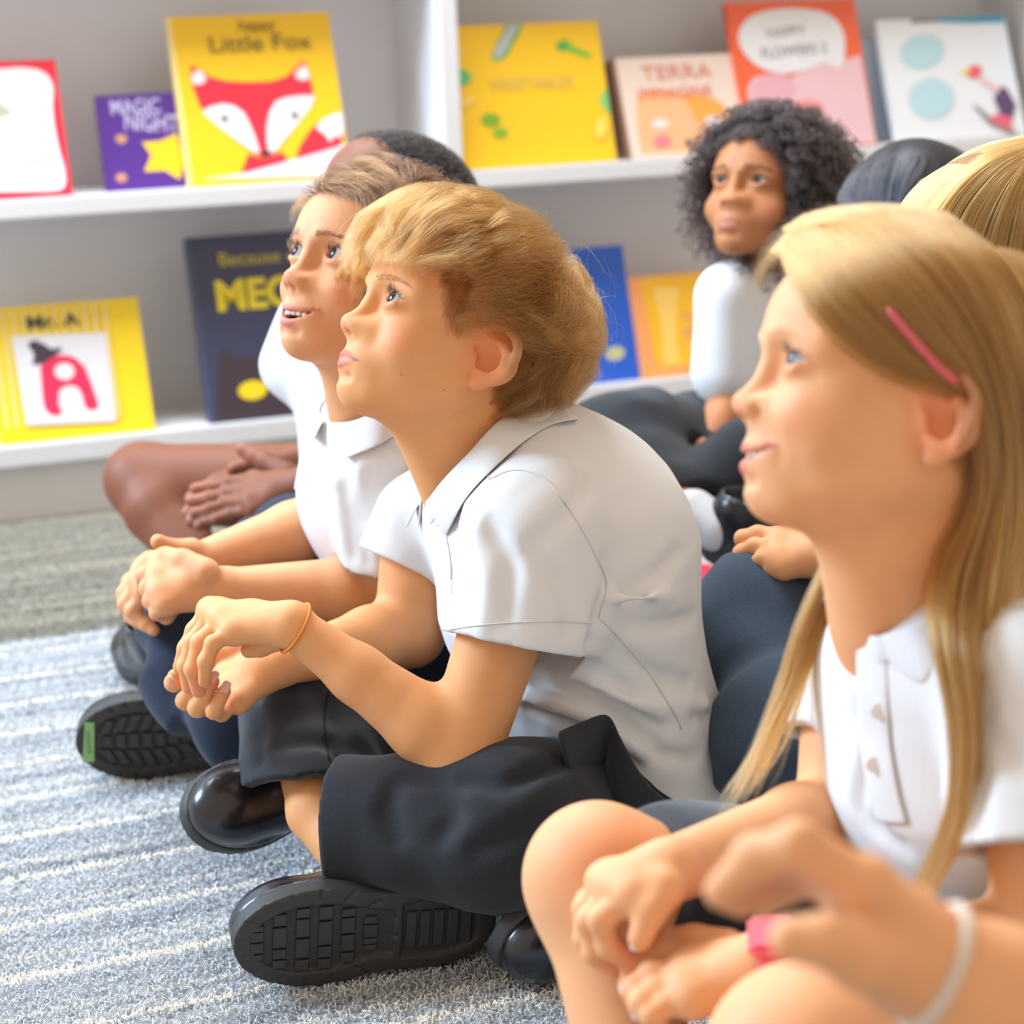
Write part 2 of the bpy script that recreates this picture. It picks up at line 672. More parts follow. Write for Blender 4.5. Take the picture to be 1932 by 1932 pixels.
class Book:
    """face-out book leaning back on its shelf; u across 0..1, v up 0..1 on the cover"""
    def __init__(self, name, label, x0, x1, z, H, cover, lean=17, thick=.012, y0=.025, roll=0, corners=None, spine=None, z0=0.0):
        self.root = empty(name, ((x0 + x1) / 2, YS + y0, z))
        tag(self.root, label, 'book', 'picture books on the bookcase')
        a = math.radians(lean)
        r = math.radians(roll)
        u = A([math.cos(r), 0, math.sin(r)])
        up = A([0, math.sin(a), math.cos(a)])
        v = norm(up - u * (up @ u))
        n = np.cross(u, v)                           # out of the cover, towards the room
        self.o, self.u, self.v, self.n = A([x0, YS + y0, z + .0005]), u * (x1 - x0), v * H, n
        self.W, self.H = x1 - x0, H
        self.corners = corners
        self.layer = 0
        t = thick
        self.slab('front_cover', 0, .0022, cover)
        self.slab('page_block', -t, 0, None, inset=.004)
        self.slab('back_cover', -t - .0022, -t, cover)
        sp = spine or cover
        V = [self.o + self.u * a_ + self.v * b_ + self.n * c_ for a_ in (-.004 / self.W, .004 / self.W) for b_ in (0, 1) for c_ in (-t - .0022, .0026)]
        mesh_obj('spine', V, [(0, 1, 3, 2), (4, 6, 7, 5), (0, 4, 5, 1), (2, 3, 7, 6), (0, 2, 6, 4), (1, 5, 7, 3)], flat(sp), self.root, smooth=False)

    def slab(self, name, c0, c1, color, inset=0.0):
        i, j = inset / self.W, inset / self.H
        V = [self.o + self.u * a_ + self.v * b_ + self.n * c_ for a_ in (i * .2, 1 - i) for b_ in (j, 1 - j) for c_ in (c0, c1)]
        mesh_obj(name, V, [(0, 1, 3, 2), (4, 6, 7, 5), (0, 4, 5, 1), (2, 3, 7, 6), (0, 2, 6, 4), (1, 5, 7, 3)], M_PAGE if color is None else flat(color), self.root, smooth=False)

    def uv(self, pts):
        """traced points on the cover -> u, v by its four corners TL TR BR BL"""
        TL, TR, BR, BL = [A(c, float) for c in self.corners]
        out = []
        for p in pts:
            u, v = .5, .5
            for _ in range(12):
                top = TL + (TR - TL) * u; bot = BL + (BR - BL) * u
                q = bot + (top - bot) * v
                du = (TR - TL) * v + (BR - BL) * (1 - v); dv = top - bot
                J = np.stack([du, dv], 1)
                s = np.linalg.solve(J, A(p, float) - q)
                u += s[0]; v += s[1]
            out.append((u, v))
        return out

    def shape(self, name, pts, color, traced=True, closed_spline=0):
        if closed_spline:
            P_ = [A(p, float) for p in pts]
            n = len(P_)
            o = []
            for i in range(n):
                a, b, c, d = P_[i - 1], P_[i], P_[(i + 1) % n], P_[(i + 2) % n]
                for t in np.linspace(0, 1, closed_spline, endpoint=False):
                    o.append(.5 * (2 * b + (c - a) * t + (2 * a - 5 * b + 4 * c - d) * t * t + (3 * b - a - 3 * c + d) * t ** 3))
            pts = o
        uv = self.uv(pts) if traced else pts
        uv = [(min(max(a, 0.003), .997), min(max(b, .003), .997)) for a, b in uv]
        self.layer += 1
        h = .0022 + .0003 * self.layer
        bm = bmesh.new()
        vs = [bm.verts.new(Vector(self.o + self.u * a + self.v * b + self.n * h)) for a, b in uv]
        es = [bm.edges.new((vs[i], vs[(i + 1) % len(vs)])) for i in range(len(vs))]
        bmesh.ops.triangle_fill(bm, use_beauty=True, use_dissolve=False, edges=es, normal=Vector(self.n))
        me = bpy.data.meshes.new(name)
        bm.to_mesh(me); bm.free()
        me.materials.append(flat(color))
        o = bpy.data.objects.new(name, me)
        COL.objects.link(o)
        pin(o, self.root)
        return o

    def oval(self, name, c, rx, ry, color, rot=0, traced=True):
        n = 28
        cr, sr = math.cos(rot), math.sin(rot)
        pts = [(c[0] + math.cos(t) * rx * cr - math.sin(t) * ry * sr, c[1] + math.cos(t) * rx * sr + math.sin(t) * ry * cr) for t in np.linspace(0, 2 * math.pi, n, endpoint=False)]
        return self.shape(name, pts, color, traced)

    def text(self, s, u, v, size, color, rot=0, squeeze=1.0, bold=0.0):
        """lettering centred at u, v with cap height size (metres)"""
        fc = bpy.data.curves.new('lettering', 'FONT')
        fc.body = s
        fc.align_x = 'CENTER'
        fc.align_y = 'CENTER'
        fc.size = size / .7
        fc.offset = bold
        tmp = bpy.data.objects.new('lettering', fc)
        COL.objects.link(tmp)
        dg = bpy.context.evaluated_depsgraph_get()
        me = bpy.data.meshes.new_from_object(tmp.evaluated_get(dg))
        bpy.data.objects.remove(tmp)
        self.layer += 1
        uu, vv = norm(self.u), norm(self.v)
        r = math.radians(rot)
        e1, e2 = uu * math.cos(r) + vv * math.sin(r), vv * math.cos(r) - uu * math.sin(r)
        c = self.o + self.u * u + self.v * v + self.n * (.0022 + .0003 * self.layer)
        for vt in me.vertices:
            vt.co = Vector(c + e1 * vt.co.x * squeeze + e2 * vt.co.y)
        me.materials.clear()
        me.materials.append(flat(color))
        o = bpy.data.objects.new('lettering', me)
        COL.objects.link(o)
        pin(o, self.root)
        return o


YEL, RED, WHT = (.95, .56, .004), (.83, .018, .045), (.80, .78, .77)
# fox book
b = Book('picture_book', 'large yellow picture book with a red fox face on its cover', .842, 1.135, SHELF_T, .305, YEL, lean=17,
         corners=[(318, 33), (623, 21), (660, 338), (365, 357)], spine=(.98, .74, .25))
K = lambda pts: [(180 + x / 3.864, y / 3.864) for x, y in pts]
b.shape('fox_face', K([(700, 480), (760, 510), (840, 570), (960, 600), (1120, 606), (1280, 600), (1390, 565), (1460, 500), (1520, 445), (1545, 480), (1570, 590), (1590, 700), (1560, 780), (1480, 900), (1370, 1050), (1290, 1140), (1240, 1165), (1190, 1150), (1090, 1090), (950, 980), (830, 870), (760, 770), (715, 640), (700, 560)]), RED)
b.shape('fox_cheek', K([(785, 830), (830, 790), (930, 765), (1010, 780), (1080, 830), (1120, 910), (1160, 1010), (1195, 1130), (1150, 1120), (1050, 1050), (920, 950), (830, 870)]), WHT)
b.shape('fox_cheek', K([(1600, 705), (1500, 705), (1380, 720), (1310, 750), (1265, 830), (1245, 930), (1245, 1040), (1260, 1135), (1310, 1110), (1380, 1020), (1480, 900), (1560, 800)]), WHT)
b.shape('fox_ear', K([(715, 545), (760, 520), (808, 575), (790, 615), (735, 625), (708, 595)]), WHT, closed_spline=3)
b.shape('fox_ear', K([(1520, 480), (1550, 520), (1555, 580), (1500, 592), (1452, 560), (1480, 515)]), WHT, closed_spline=3)
b.shape('fox_body', K([(1110, 1135), (1230, 1175), (1350, 1120), (1400, 1190), (1060, 1285)]), RED)
b.shape('fox_snow', K([(770, 1325), (1060, 1285), (1350, 1205), (1700, 1090), (1860, 1060), (1880, 1290)]), (.74, .73, .78))
b.shape('fox_tail', K([(1450, 1175), (1480, 1080), (1560, 960), (1640, 890), (1740, 840), (1790, 830), (1805, 880), (1800, 990), (1770, 1080), (1640, 1120)]), RED)
b.shape('fox_tail_tip', K([(1640, 890), (1740, 840), (1790, 830), (1805, 880), (1800, 990), (1760, 1020), (1740, 1000), (1700, 1050), (1670, 1000), (1600, 950)]), WHT)
b.oval('fox_nose', K([(1232, 1135)])[0], 9.5, 8, (.13, .02, .02))
b.oval('fox_eye', K([(940, 875)])[0], 6, 6, (.20, .14, .08))
b.oval('fox_eye', K([(1445, 850)])[0], 6, 6, (.20, .14, .08))
b.text('happy', .535, .930, .020, (.16, .09, .02))
b.text('Little Fox', .54, .822, .029, (.16, .11, .03), squeeze=1.18)
# purple book
b = Book('picture_book', 'small purple picture book with a yellow star, tucked beside the fox book', .703, .862, SHELF_T, .168, (.085, .020, .25), lean=14, y0=.052,
         corners=[(193, 178), (330, 160), (357, 345), (212, 360)])
K = lambda pts: [(x / 5.367, 80 + y / 5.367) for x, y in pts]
b.shape('star', K([(1410, 985), (1560, 965), (1700, 880), (1735, 1010), (1860, 1095), (1775, 1185), (1745, 1360), (1610, 1270), (1435, 1290), (1490, 1120)]), (.97, .60, .01))
for x, y in ((1235, 960), (1240, 1360), (1760, 560)):
    b.oval('dot', K([(x, y)])[0], 9, 9, (.62, .28, .15))
b.text('MAGIC', .40, .86, .025, (.60, .52, .78), rot=0, squeeze=.8, bold=.0006)
b.text('NIGHT', .55, .68, .030, (.60, .52, .78), rot=-6, squeeze=.72, bold=.0006)
# red and white book, cut by the frame
b = Book('picture_book', 'red-bordered white picture book at the end of the upper shelf', .38, .634, SHELF_T, .237, RED, lean=16, y0=.022,
         corners=[(-130, 122), (95, 112), (138, 370), (-100, 390)])
b.shape('cover_panel', [(-110, 135), (0, 130), (50, 127), (82, 138), (96, 165), (97, 200), (102, 240), (112, 285), (122, 320), (125, 350), (112, 362), (60, 364), (0, 366), (-90, 375)], (.80, .79, .80), closed_spline=3)
b.shape('picture', [(-40, 170), (0, 182), (20, 198), (35, 215), (10, 225), (-60, 230)], (.52, .45, .36), closed_spline=3)
b.shape('squiggle', [(58, 320), (82, 297), (86, 300), (62, 324)], (.80, .35, .36))
# vegetables book
b = Book('picture_book', 'yellow picture book of scattered green vegetables beside the divider', 1.352, 1.655, SHELF_T, .268, YEL, lean=16, y0=.02,
         corners=[(864, 45), (1095, 36), (1152, 305), (877, 321)])
K = lambda pts: [(860 + x / 3.578, 20 + y / 3.578) for x, y in pts]
GRN = (.10, .42, .07)
b.shape('celery', K([(335, 75), (430, 75), (410, 150), (340, 300), (300, 335), (255, 325), (260, 270)]), GRN)
b.shape('celery', K([(355, 75), (415, 75), (385, 150), (320, 290), (290, 315), (262, 300), (275, 250)]), (.50, .50, .50))
b.oval('spoon', K([(662, 230)])[0], 12, 11, GRN)
b.shape('spoon', K([(680, 215), (830, 290), (815, 318), (665, 255)]), (.16, .50, .05))
b.shape('pea', K([(25, 390), (80, 385), (125, 410), (135, 450), (110, 490), (35, 505)]), (.13, .50, .14), closed_spline=3)
b.shape('pea', K([(900, 590), (925, 545), (950, 530), (985, 690), (945, 680), (915, 640)]), (.22, .56, .16), closed_spline=3)
b.oval('sprout', K([(235, 735)])[0], 16, 13, (.20, .40, .02))
b.oval('sprout', K([(290, 825)])[0], 13, 10, (.22, .46, .02))
b.oval('onion', K([(85, 275)])[0], 6, 6, (.96, .66, .12))
b.oval('onion', K([(105, 610)])[0], 14, 7, (.96, .66, .12), rot=-.8)
b.oval('onion', K([(920, 800)])[0], 11, 20, (.96, .66, .10))
b.text('VEGETABLES', .50, .575, .022, (.66, .52, .14), squeeze=.95)
# peach book
b = Book('picture_book', 'peach picture book with red lettering and white eyes on its cover', 1.682, 1.935, SHELF_T, .198, (.80, .63, .52), lean=20, y0=.02, thick=.03,
         corners=[(1128, 117), (1350, 98), (1410, 285), (1187, 300)], spine=(.25, .12, .08))
b.shape('creature', K([(1150, 600), (1230, 555), (1500, 560), (1700, 600), (1800, 690), (1850, 940), (1240, 965), (1190, 800)]), (.92, .45, .22))
b.shape('creature_patch', K([(1480, 590), (1560, 570), (1700, 610), (1760, 680), (1620, 760), (1560, 720)]), (.95, .36, .06), closed_spline=3)
b.oval('creature_eye', K([(1335, 768)])[0], 16, 9, (.82, .70, .66))
b.oval('creature_eye', K([(1685, 742)])[0], 16, 9, (.82, .70, .66))
b.oval('creature_cheek', K([(1365, 885)])[0], 16, 12, (.85, .22, .24))
b.oval('creature_cheek', K([(1715, 840)])[0], 16, 12, (.80, .30, .28))
b.oval('creature_nose', K([(1545, 890)])[0], 9, 6, (.12, .10, .12))
b.text('TERRA', .50, .83, .028, (.72, .25, .17), squeeze=1.25)
b.text('IMMAGINE', .46, .63, .021, (.80, .16, .06), squeeze=1.1)
# orange book
b = Book('picture_book', 'orange picture book with a white speech bubble above the curly hair', 1.935, 2.215, SHELF_T, .295, (.88, .125, .04), lean=17, y0=.02,
         corners=[(1362, 8), (1584, 2), (1650, 265), (1432, 270)])
b.shape('pink_character', [(1414, 160), (1424, 140), (1450, 135), (1485, 145), (1520, 120), (1560, 118), (1606, 105), (1650, 262), (1432, 270), (1425, 200)], (.80, .50, .52))
b.oval('pink_character', (1460, 165), 38, 30, (.76, .40, .44))
b.shape('speech_bubble', [(1388, 65), (1402, 35), (1440, 22), (1490, 20), (1540, 30), (1570, 60), (1578, 105), (1570, 128), (1545, 118), (1510, 130), (1470, 135), (1430, 122), (1400, 95)], (.80, .77, .77), closed_spline=3)
b.oval('nose', (1518, 205), 34, 22, (.78, .25, .22))
b.text('HAPPY', .42, .785, .020, (.20, .19, .19), rot=3)
b.text('FLOWERS 2', .46, .655, .021, (.20, .19, .19), rot=3, squeeze=.95)
# blue-grey book behind the white one
b = Book('picture_book', 'plain pale blue book peeking out behind the white bird book', 2.13, 2.36, SHELF_T, .205, (.36, .44, .56), lean=12, y0=.075, corners=[(1600, 110), (1800, 100), (1810, 260), (1620, 265)])
# white bird book
b = Book('picture_book', 'white picture book with a turquoise band and a dark bird', 2.268, 2.565, SHELF_T, .252, (.80, .81, .82), lean=20, y0=.02,
         corners=[(1638, 45), (1843, 40), (1915, 245), (1695, 265)], thick=.014)
K = lambda pts: [(1350 + x / 3.32, y / 3.32) for x, y in pts]
b.shape('cover_band', [(1692, 40), (1735, 39), (1735, 50), (1692, 51)], (.16, .14, .14))
b.shape('cover_band', [(1735, 39), (1845, 38), (1846, 52), (1790, 53), (1735, 50)], (.0, .30, .45))
b.oval('pale_blot', K([(1220, 340)])[0], 36, 32, (.48, .68, .72))
b.oval('pale_blot', K([(1300, 620)])[0], 40, 36, (.48, .68, .72), rot=.5)
b.oval('bird_head', K([(1520, 460)])[0], 13, 12, (.83, .10, .14))
b.shape('bird_beak', K([(1440, 470), (1490, 435), (1495, 480)]), (.95, .55, .02))
b.shape('bird_neck', K([(1540, 470), (1580, 500), (1700, 560), (1690, 600), (1560, 520)]), (.80, .52, .52))
b.shape('bird_wing', K([(1650, 610), (1690, 540), (1720, 560), (1785, 650), (1775, 725), (1700, 700)]), (.10, .05, .13))
b.shape('bird_leg', K([(1530, 650), (1560, 660), (1700, 760), (1820, 800), (1780, 830), (1650, 770)]), (.30, .20, .17))
b.shape('bird_tail', K([(1680, 700), (1775, 725), (1770, 790), (1640, 740)]), (.80, .12, .18))
# letter A book on the lower shelf
b = Book('picture_book', 'yellow picture book with a big red letter A wearing a black hat', .478, .745, SHELF_B, .240, (.96, .66, .005), lean=18, y0=.02,
         corners=[(0, 590), (250, 575), (292, 816), (2, 844)])
K = lambda pts: [(x / 6.0375, 560 + y / 6.0375) for x, y in pts]
for i in range(12):                                 # dashed pale stripes
    u = .03 + i * .066
    if i < 3 or i > 9:
        b.shape('stripe', [(u, .12), (u + .022, .12), (u + .022, .97), (u, .97)], (.93, .70, .28), traced=False)
    else:
        b.shape('stripe', [(u, .76), (u + .022, .76), (u + .022, .97), (u, .97)], (.93, .70, .28), traced=False)
b.shape('cover_panel', K([(225, 500), (1190, 480), (1300, 1460), (295, 1500)]), (.80, .77, .80))
b.shape('letter_shape', K([(495, 840), (560, 770), (680, 720), (780, 720), (880, 760), (970, 860), (1020, 1000), (1070, 1150), (1110, 1280), (1080, 1330), (1000, 1340), (950, 1290), (930, 1180), (890, 1090), (820, 1060), (740, 1070), (680, 1120), (665, 1250), (700, 1370), (660, 1395), (570, 1390), (510, 1320), (495, 1200)]), (.85, .02, .09))
b.oval('letter_hole', K([(748, 903)])[0], 17.5, 15.5, (.80, .77, .80))
b.shape('hat', K([(390, 620), (400, 565), (470, 550), (560, 600), (620, 650), (720, 635), (735, 665), (650, 730), (530, 810), (410, 825), (430, 780), (440, 690)]), (.055, .03, .05))
b.text('Mr. A', .42, .865, .022, (.05, .05, .03), squeeze=1.25, bold=.0006)
# meow book
b = Book('picture_book', 'dark navy picture book with yellow lettering and two yellow eyes', .848, 1.125, SHELF_B, .338, (.032, .036, .085), lean=16, y0=.02, thick=.022,
         corners=[(338, 456), (560, 438), (600, 785), (398, 802)], spine=(.05, .06, .12))
b.shape('cat_silhouette', [(397, 655), (420, 680), (560, 690), (640, 670), (660, 780), (404, 801)], (.040, .022, .03))
b.oval('cat_eye', (449, 743), 20, 18, (.85, .60, .005))
b.oval('cat_eye', (542, 740), 20, 18, (.85, .60, .005))
b.text('Because of', .46, .865, .024, (.62, .50, .02), squeeze=1.05)
b.text('MEOW', .55, .665, .052, (.85, .66, .005), squeeze=1.0, bold=.003)
# blue book and orange book, lower shelf beyond the divider
b = Book('picture_book', 'bright blue picture book half hidden behind the blond boy', 1.46, 1.695, SHELF_B, .262, (.004, .10, .56), lean=15, y0=.03, corners=[(1010, 470), (1150, 455), (1198, 715), (1050, 730)])
b.oval('pale_spot', (1160, 665), 13, 14, (.55, .55, .30))
b.oval('pale_spot', (1135, 705), 12, 10, (.16, .20, .50))
b = Book('picture_book', 'orange picture book on the lower shelf beside a child\'s white sleeve', 1.70, 1.985, SHELF_B, .200, (.96, .36, .10), lean=18, y0=.022, thick=.016,
         corners=[(1180, 532), (1370, 512), (1400, 695), (1215, 714)], spine=(.80, .35, .18))
K = lambda pts: [(1100 + x / 6.442, 440 + y / 6.442) for x, y in pts]
b.shape('cover_panel', K([(625, 600), (1900, 480), (2000, 1540), (850, 1640)]), (.95, .48, .008))
b.shape('flower', K([(740, 720), (900, 700), (1010, 750), (980, 850), (1000, 1300), (1060, 1600), (900, 1610), (860, 1200), (800, 900)]), (.96, .60, .12))
b.text('SUNNY', .50, .56, .017, (.72, .32, .24))
b.text('DAYS', .47, .40, .020, (.55, .26, .36))
# ------------------------------------------------------------------ heads
def head_frame(px, py, g, phi, theta, roll=0.0, scale=1.0):
    """head centre (between the ear canals) at pixel px, py, level distance g; phi: turned from profile towards the viewer,
    theta: tilted up; degrees"""
    ph, th, ro = map(math.radians, (phi, theta, roll))
    f0 = -RT * math.cos(ph) + TW * math.sin(ph)
    F = f0 * math.cos(th) + UPV * math.sin(th)
    U = -f0 * math.sin(th) + UPV * math.cos(th)
    X = np.cross(F, U)
    U, X = U * math.cos(ro) + X * math.sin(ro), X * math.cos(ro) - U * math.sin(ro)
    return Frame(G(px, py, g), np.stack([X, F, U], 1), .001 * scale)


def mir(v, sx):
    v = A(v, float).copy()
    v[..., 0] *= sx
    return v


EYE = A([29.5, 69.0, 19.0])


def lens2(c, wd, hu, hl, tilt=0.0):
    """almond opening in the x-z plane around c, half width wd, heights hu above and hl below; a prism along y"""
    def circ(h):
        return (wd * wd + h * h) / (2 * h)
    ru, rl = circ(hu), circ(hl)
    ct, st = math.cos(tilt), math.sin(tilt)

    def f(p):
        x0 = p[..., 0] - c[0]; z0 = p[..., 2] - c[2]
        x = x0 * ct + z0 * st; z = -x0 * st + z0 * ct
        du = np.sqrt(x * x + (z - (hu - ru)) ** 2) - ru
        dl = np.sqrt(x * x + (z + (hl - rl)) ** 2) - rl
        return np.maximum(np.maximum(du, dl), (c[1] - p[..., 1]))
    return f


def ear_ops(sx, ear=1.0, out=24.0, wide=1.0):
    """ear on side sx; ear plane: a forward, b up, c outwards"""
    o = math.radians(out); t = math.radians(-12)
    a = A([sx * -math.sin(o), math.cos(o), 0]); cc = A([sx * math.cos(o), math.sin(o), 0]); b = A([0., 0, 1.])
    a, b = a * math.cos(t) + b * math.sin(t), b * math.cos(t) - a * math.sin(t)
    org = A([sx * 63.0, -9.0, -2.0])
    E = np.stack([a, b, cc], 1)
    Fr = Frame(org, E * A([wide, 1, 1]), ear)
    Fr.to = lambda p: ((p - org) @ E) / ear / A([wide, 1, 1])
    hel = spline([(5, 2, 5), (9, 12, 5), (7, 22, 6), (-2, 29, 8), (-13, 27, 10), (-20, 17, 11), (-21, 4, 11), (-17, -9, 9.5), (-9, -19, 7), (0, -23, 5)], 3)
    hr = np.interp(np.linspace(0, 1, len(hel)), [0, .12, .5, .8, 1], [1.8, 3.0, 3.3, 3.2, 3.8])
    anti = spline([(-1, 19, 5), (-9, 15, 6.5), (-14, 5, 8), (-12, -6, 8), (-5, -12, 6.5), (2, -12, 5)], 3)
    ops = [
        add(Fr.f(ell((-6, 3, 2.5), (16, 26, 5.5))), 5),
        add(Fr.f(cone((-2, -16, 3), (2, -24, 3.5), 7, 6.0)), 6),
        add(Fr.f(ell((-6, -4, -2), (15, 18, 9))), 5),
        sub(Fr.f(ell((-7, 5, 12.5), (13.5, 22, 8.5))), 3),
        add(Fr.f(chain(hel, hr)), 2.2),
        add(Fr.f(chain(anti, [2.0, 2.6, 3.0] + [3.2] * (len(anti) - 6) + [3, 2.8, 2.4])), 4),
        sub(Fr.f(ell((-3, -2, 6), (8.5, 11, 8))), 2.0),
        sub(Fr.f(ell((-1, 8, 6), (7, 4.5, 4))), 2.5),
        add(Fr.f(ell((7, -1, 5), (3.4, 5.5, 3.6))), 3),
        add(Fr.f(ell((3, -13, 5.2), (4, 3, 2.6))), 3),
    ]
    return ops, Fr


def head_ops(q):
    """q: parameters; returns ops in head millimetres"""
    smile, opn = q.get('smile', 0.), q.get('open', 0.)
    full = q.get('full', 1.0)
    o = [add(ell((0, -9, 48), (q.get('wide', 69), 94, 72)))]
    o.append(add(ell((0, 47, 44), (52, 41, 44)), 26))
    o.append(add(ell((0, 28, -10), (55, 52, 56)), 22))
    o.append(add(ell((0, -4, -8), (58, 40, 46)), 20))
    for s in (-1, 1):
        o.append(add(cone((s * 40, 8, -38), (s * 16, 58, -59), 15, 16), 22))
        o.append(add(ell((s * 34, 50, -14), (20 * full, 22, 24)), 16))
    o.append(add(ell((0, 67, -63), (15, 16, 14)), 16))
    o.append(add(ell((0, 66.5, -37), (27, 25, 25)), 16))
    # brow and sockets
    for s in (-1, 1):
        o.append(add(cone((s * 13, 82, 31), (s * 44, 62, 31), 8, 9), 12))
        o.append(sub(ell((s * 30, 89, 18), (17, 14, 12)), 13))
        o.append(sub(ell((s * 13, 92, 12), (6, 10, 12)), 10))
    # nose
    nz = q.get('nose', 1.0)
    o.append(add(chain([(0, 83, 25), (0, 86.5, 11), (0, 91.5 - nz, -1), (0, 97.5 - nz, -8.5)], [5.0, 4.8, 5.6, 7.4], 6), 9))
    o.append(add(cone((0, 95.5 - nz, -11), (0, 87, -20), 6.6, 5), 6))
    for s in (-1, 1):
        o.append(add(ell((s * 8.6, 90.5, -12.0), (5.6, 8.5, 6.0)), 7))
        o.append(add(ell((s * 13, 80, -12), (9, 9, 10)), 12))
    for s in (-1, 1):
        o.append(sub(ell((s * 5.4, 96.5, -19.5), (3.0, 5.2, 3.6)), 1.8))
    # eyes: lids over the ball, almond opening
    for s in (-1, 1):
        c = mir(EYE, s)
        o.append(add(sphere(c + A([0, .6, 0]), 13.2), 7))
        hu, hl = q.get('lid', (7.2, 3.6))
        o.append(sub(lens2(c + A([s * .5, 2, .2]), 13.2, hu, hl, s * .06), .9))
        # lid crease
        cr = spline([c + A([s * -11.5, 10.4, 5.0]), c + A([s * -4, 12.8, 9.4]), c + A([s * 4, 12.2, 9.6]), c + A([s * 13, 6.6, 4.6])], 4)
        o.append(sub(chain(cr, [.5] * len(cr)), 2.4))
        bag = spline([c + A([s * -10, 10.5, -5.2]), c + A([s * -1, 11.6, -7.8]), c + A([s * 10, 8.4, -5.2])], 4)
        o.append(add(chain(bag, [1.2] * len(bag)), 3.5))
    # mouth
    zc = -40.5
    cw = 20.0 + 7.0 * smile
    cz = zc + 7.5 * smile - opn * .15
    cy = 82.5 - 5.0 * smile
    fl = -1.2 * smile - 2.6                               # lips pulled back when smiling
    drop = opn
    for s in (-1, 1):
        if smile:
            o.append(add(ell((s * 31, 62 + 3 * smile, -14 + 2 * smile), (15, 14, 13)), 12))
            fold = spline([(s * 15, 90, -14), (s * 24, 86, -24), (s * (cw + 5), 79, cz + 1), (s * (cw + 5), 75, cz - 9)], 4)
            o.append(sub(chain(fold, [.4 + .5 * smile] * len(fold)), 7))
    up = spline([(-cw, cy, cz), (-11, 90.3 + fl, zc + 2.8 + 2.5 * smile), (-3.5, 92.4 + fl, zc + 3.9), (0, 92.6 + fl, zc + 3.2), (3.5, 92.4 + fl, zc + 3.9), (11, 90.3 + fl, zc + 2.8 + 2.5 * smile), (cw, cy, cz)], 4)
    ur = np.interp(np.linspace(-1, 1, len(up)), [-1, -.6, -.15, 0, .15, .6, 1], [.8, 2.4, 3.5, 3.1, 3.5, 2.4, .8])
    lo = spline([(-cw, cy, cz), (-10.5, 88.5 + fl - .06 * drop, zc - 3.6 + 1.6 * smile - drop), (0, 90.8 + fl - .08 * drop, zc - 5.0 - drop), (10.5, 88.5 + fl - .06 * drop, zc - 3.6 + 1.6 * smile - drop), (cw, cy, cz)], 5)
    lr = np.interp(np.linspace(-1, 1, len(lo)), [-1, -.5, 0, .5, 1], [.8, 3.2, 4.2, 3.2, .8])
    mid = spline([(-cw - .5, cy + 2.5, cz - .2), (-11, 94 + fl, zc - .6 + 1.8 * smile - drop * .5), (0, 96.0 + fl, zc - 1.0 - drop * .5), (11, 94 + fl, zc - .6 + 1.8 * smile - drop * .5), (cw + .5, cy + 2.5, cz - .2)], 4)
    o.append(add(chain(up, ur), 2.6))
    o.append(add(chain(lo, lr), 2.6))
    if smile > .6 and drop:
        w_ = cw - 1.5
        su, sl = cz - (zc + .8), cz - (zc - 1.4 - drop)

        def crescent(p):
            x, y, z = p[..., 0], p[..., 1], p[..., 2]
            ru, rl = (w_ * w_ + su * su) / (2 * su), (w_ * w_ + sl * sl) / (2 * sl)
            du = np.sqrt(x * x + (z - (cz - su + ru)) ** 2) - ru
            dl = np.sqrt(x * x + (z - (cz - sl + rl)) ** 2) - rl
            return np.maximum(np.maximum(dl, -du), 66 - y)
        o.append(sub(crescent, 1.2))
    else:
        o.append(sub(chain(mid, [.7 + .25 * drop] * len(mid)), 2.0))
    # philtrum and chin crease
    o.append(sub(chain(spline([(0, 96.5, -23), (0, 97.2, -32)], 4), [1.6] * 5), 3))
    o.append(sub(chain(spline([(-12, 83, -55 - drop * .6), (0, 89, -56.5 - drop * .6), (12, 83, -55 - drop * .6)], 4), [1.2] * 9), 8))
    paintl = {'up': chain(up, ur), 'lo': chain(lo, lr), 'mid': chain(mid, [1.4] * len(mid))}
    for s in q.get('ears', (-1, 1)):
        eo, _ = ear_ops(s, q.get('ear', 1.0), q.get('ear_out', 24), q.get('ear_wide', 1.1))
        o += eo
    return o, paintl


def in_frame(fr, ops):
    out = []
    for op in ops:
        if op[0] == 'disp':
            out.append(disp((lambda g: lambda p: g(fr.to(p)) * fr.s)(op[1]), None if op[2] is None else fr.out(op[2]), None if op[3] is None else op[3] * fr.s))
        else:
            out.append((op[0], fr.f(op[1]), op[2] * fr.s))
    return out


def face_paint(fr, pl, skin, lip, flush, brow=None):
    """face colours per point: flush, lips, a darker line between the lips"""
    L = []
    for s in (-1, 1):
        L.append((fr.f(ell((s * 38, 62, -14), (18, 20, 16))), flush, .016, .45))
        L.append((fr.f(ell((s * 68, -14, 2), (16, 26, 32))), flush, .014, .6))
        L.append((fr.f(ell(mir(EYE, s) + A([0, 6, -1]), (17, 12, 9))), A(flush) * .86, .008, .35))
    L.append((fr.f(ell((0, 102, -11), (12, 9, 9))), flush, .01, .5))
    for key in ('up', 'lo'):
        g = pl[key]
        L.append((fr.f(lambda p, g=g: g(p) - .9), lip, .0014, .85))
    L.append((fr.f(pl['mid']), A(lip) * .45, .0018, .6))  # darker lip colour along the mouth line
    return L


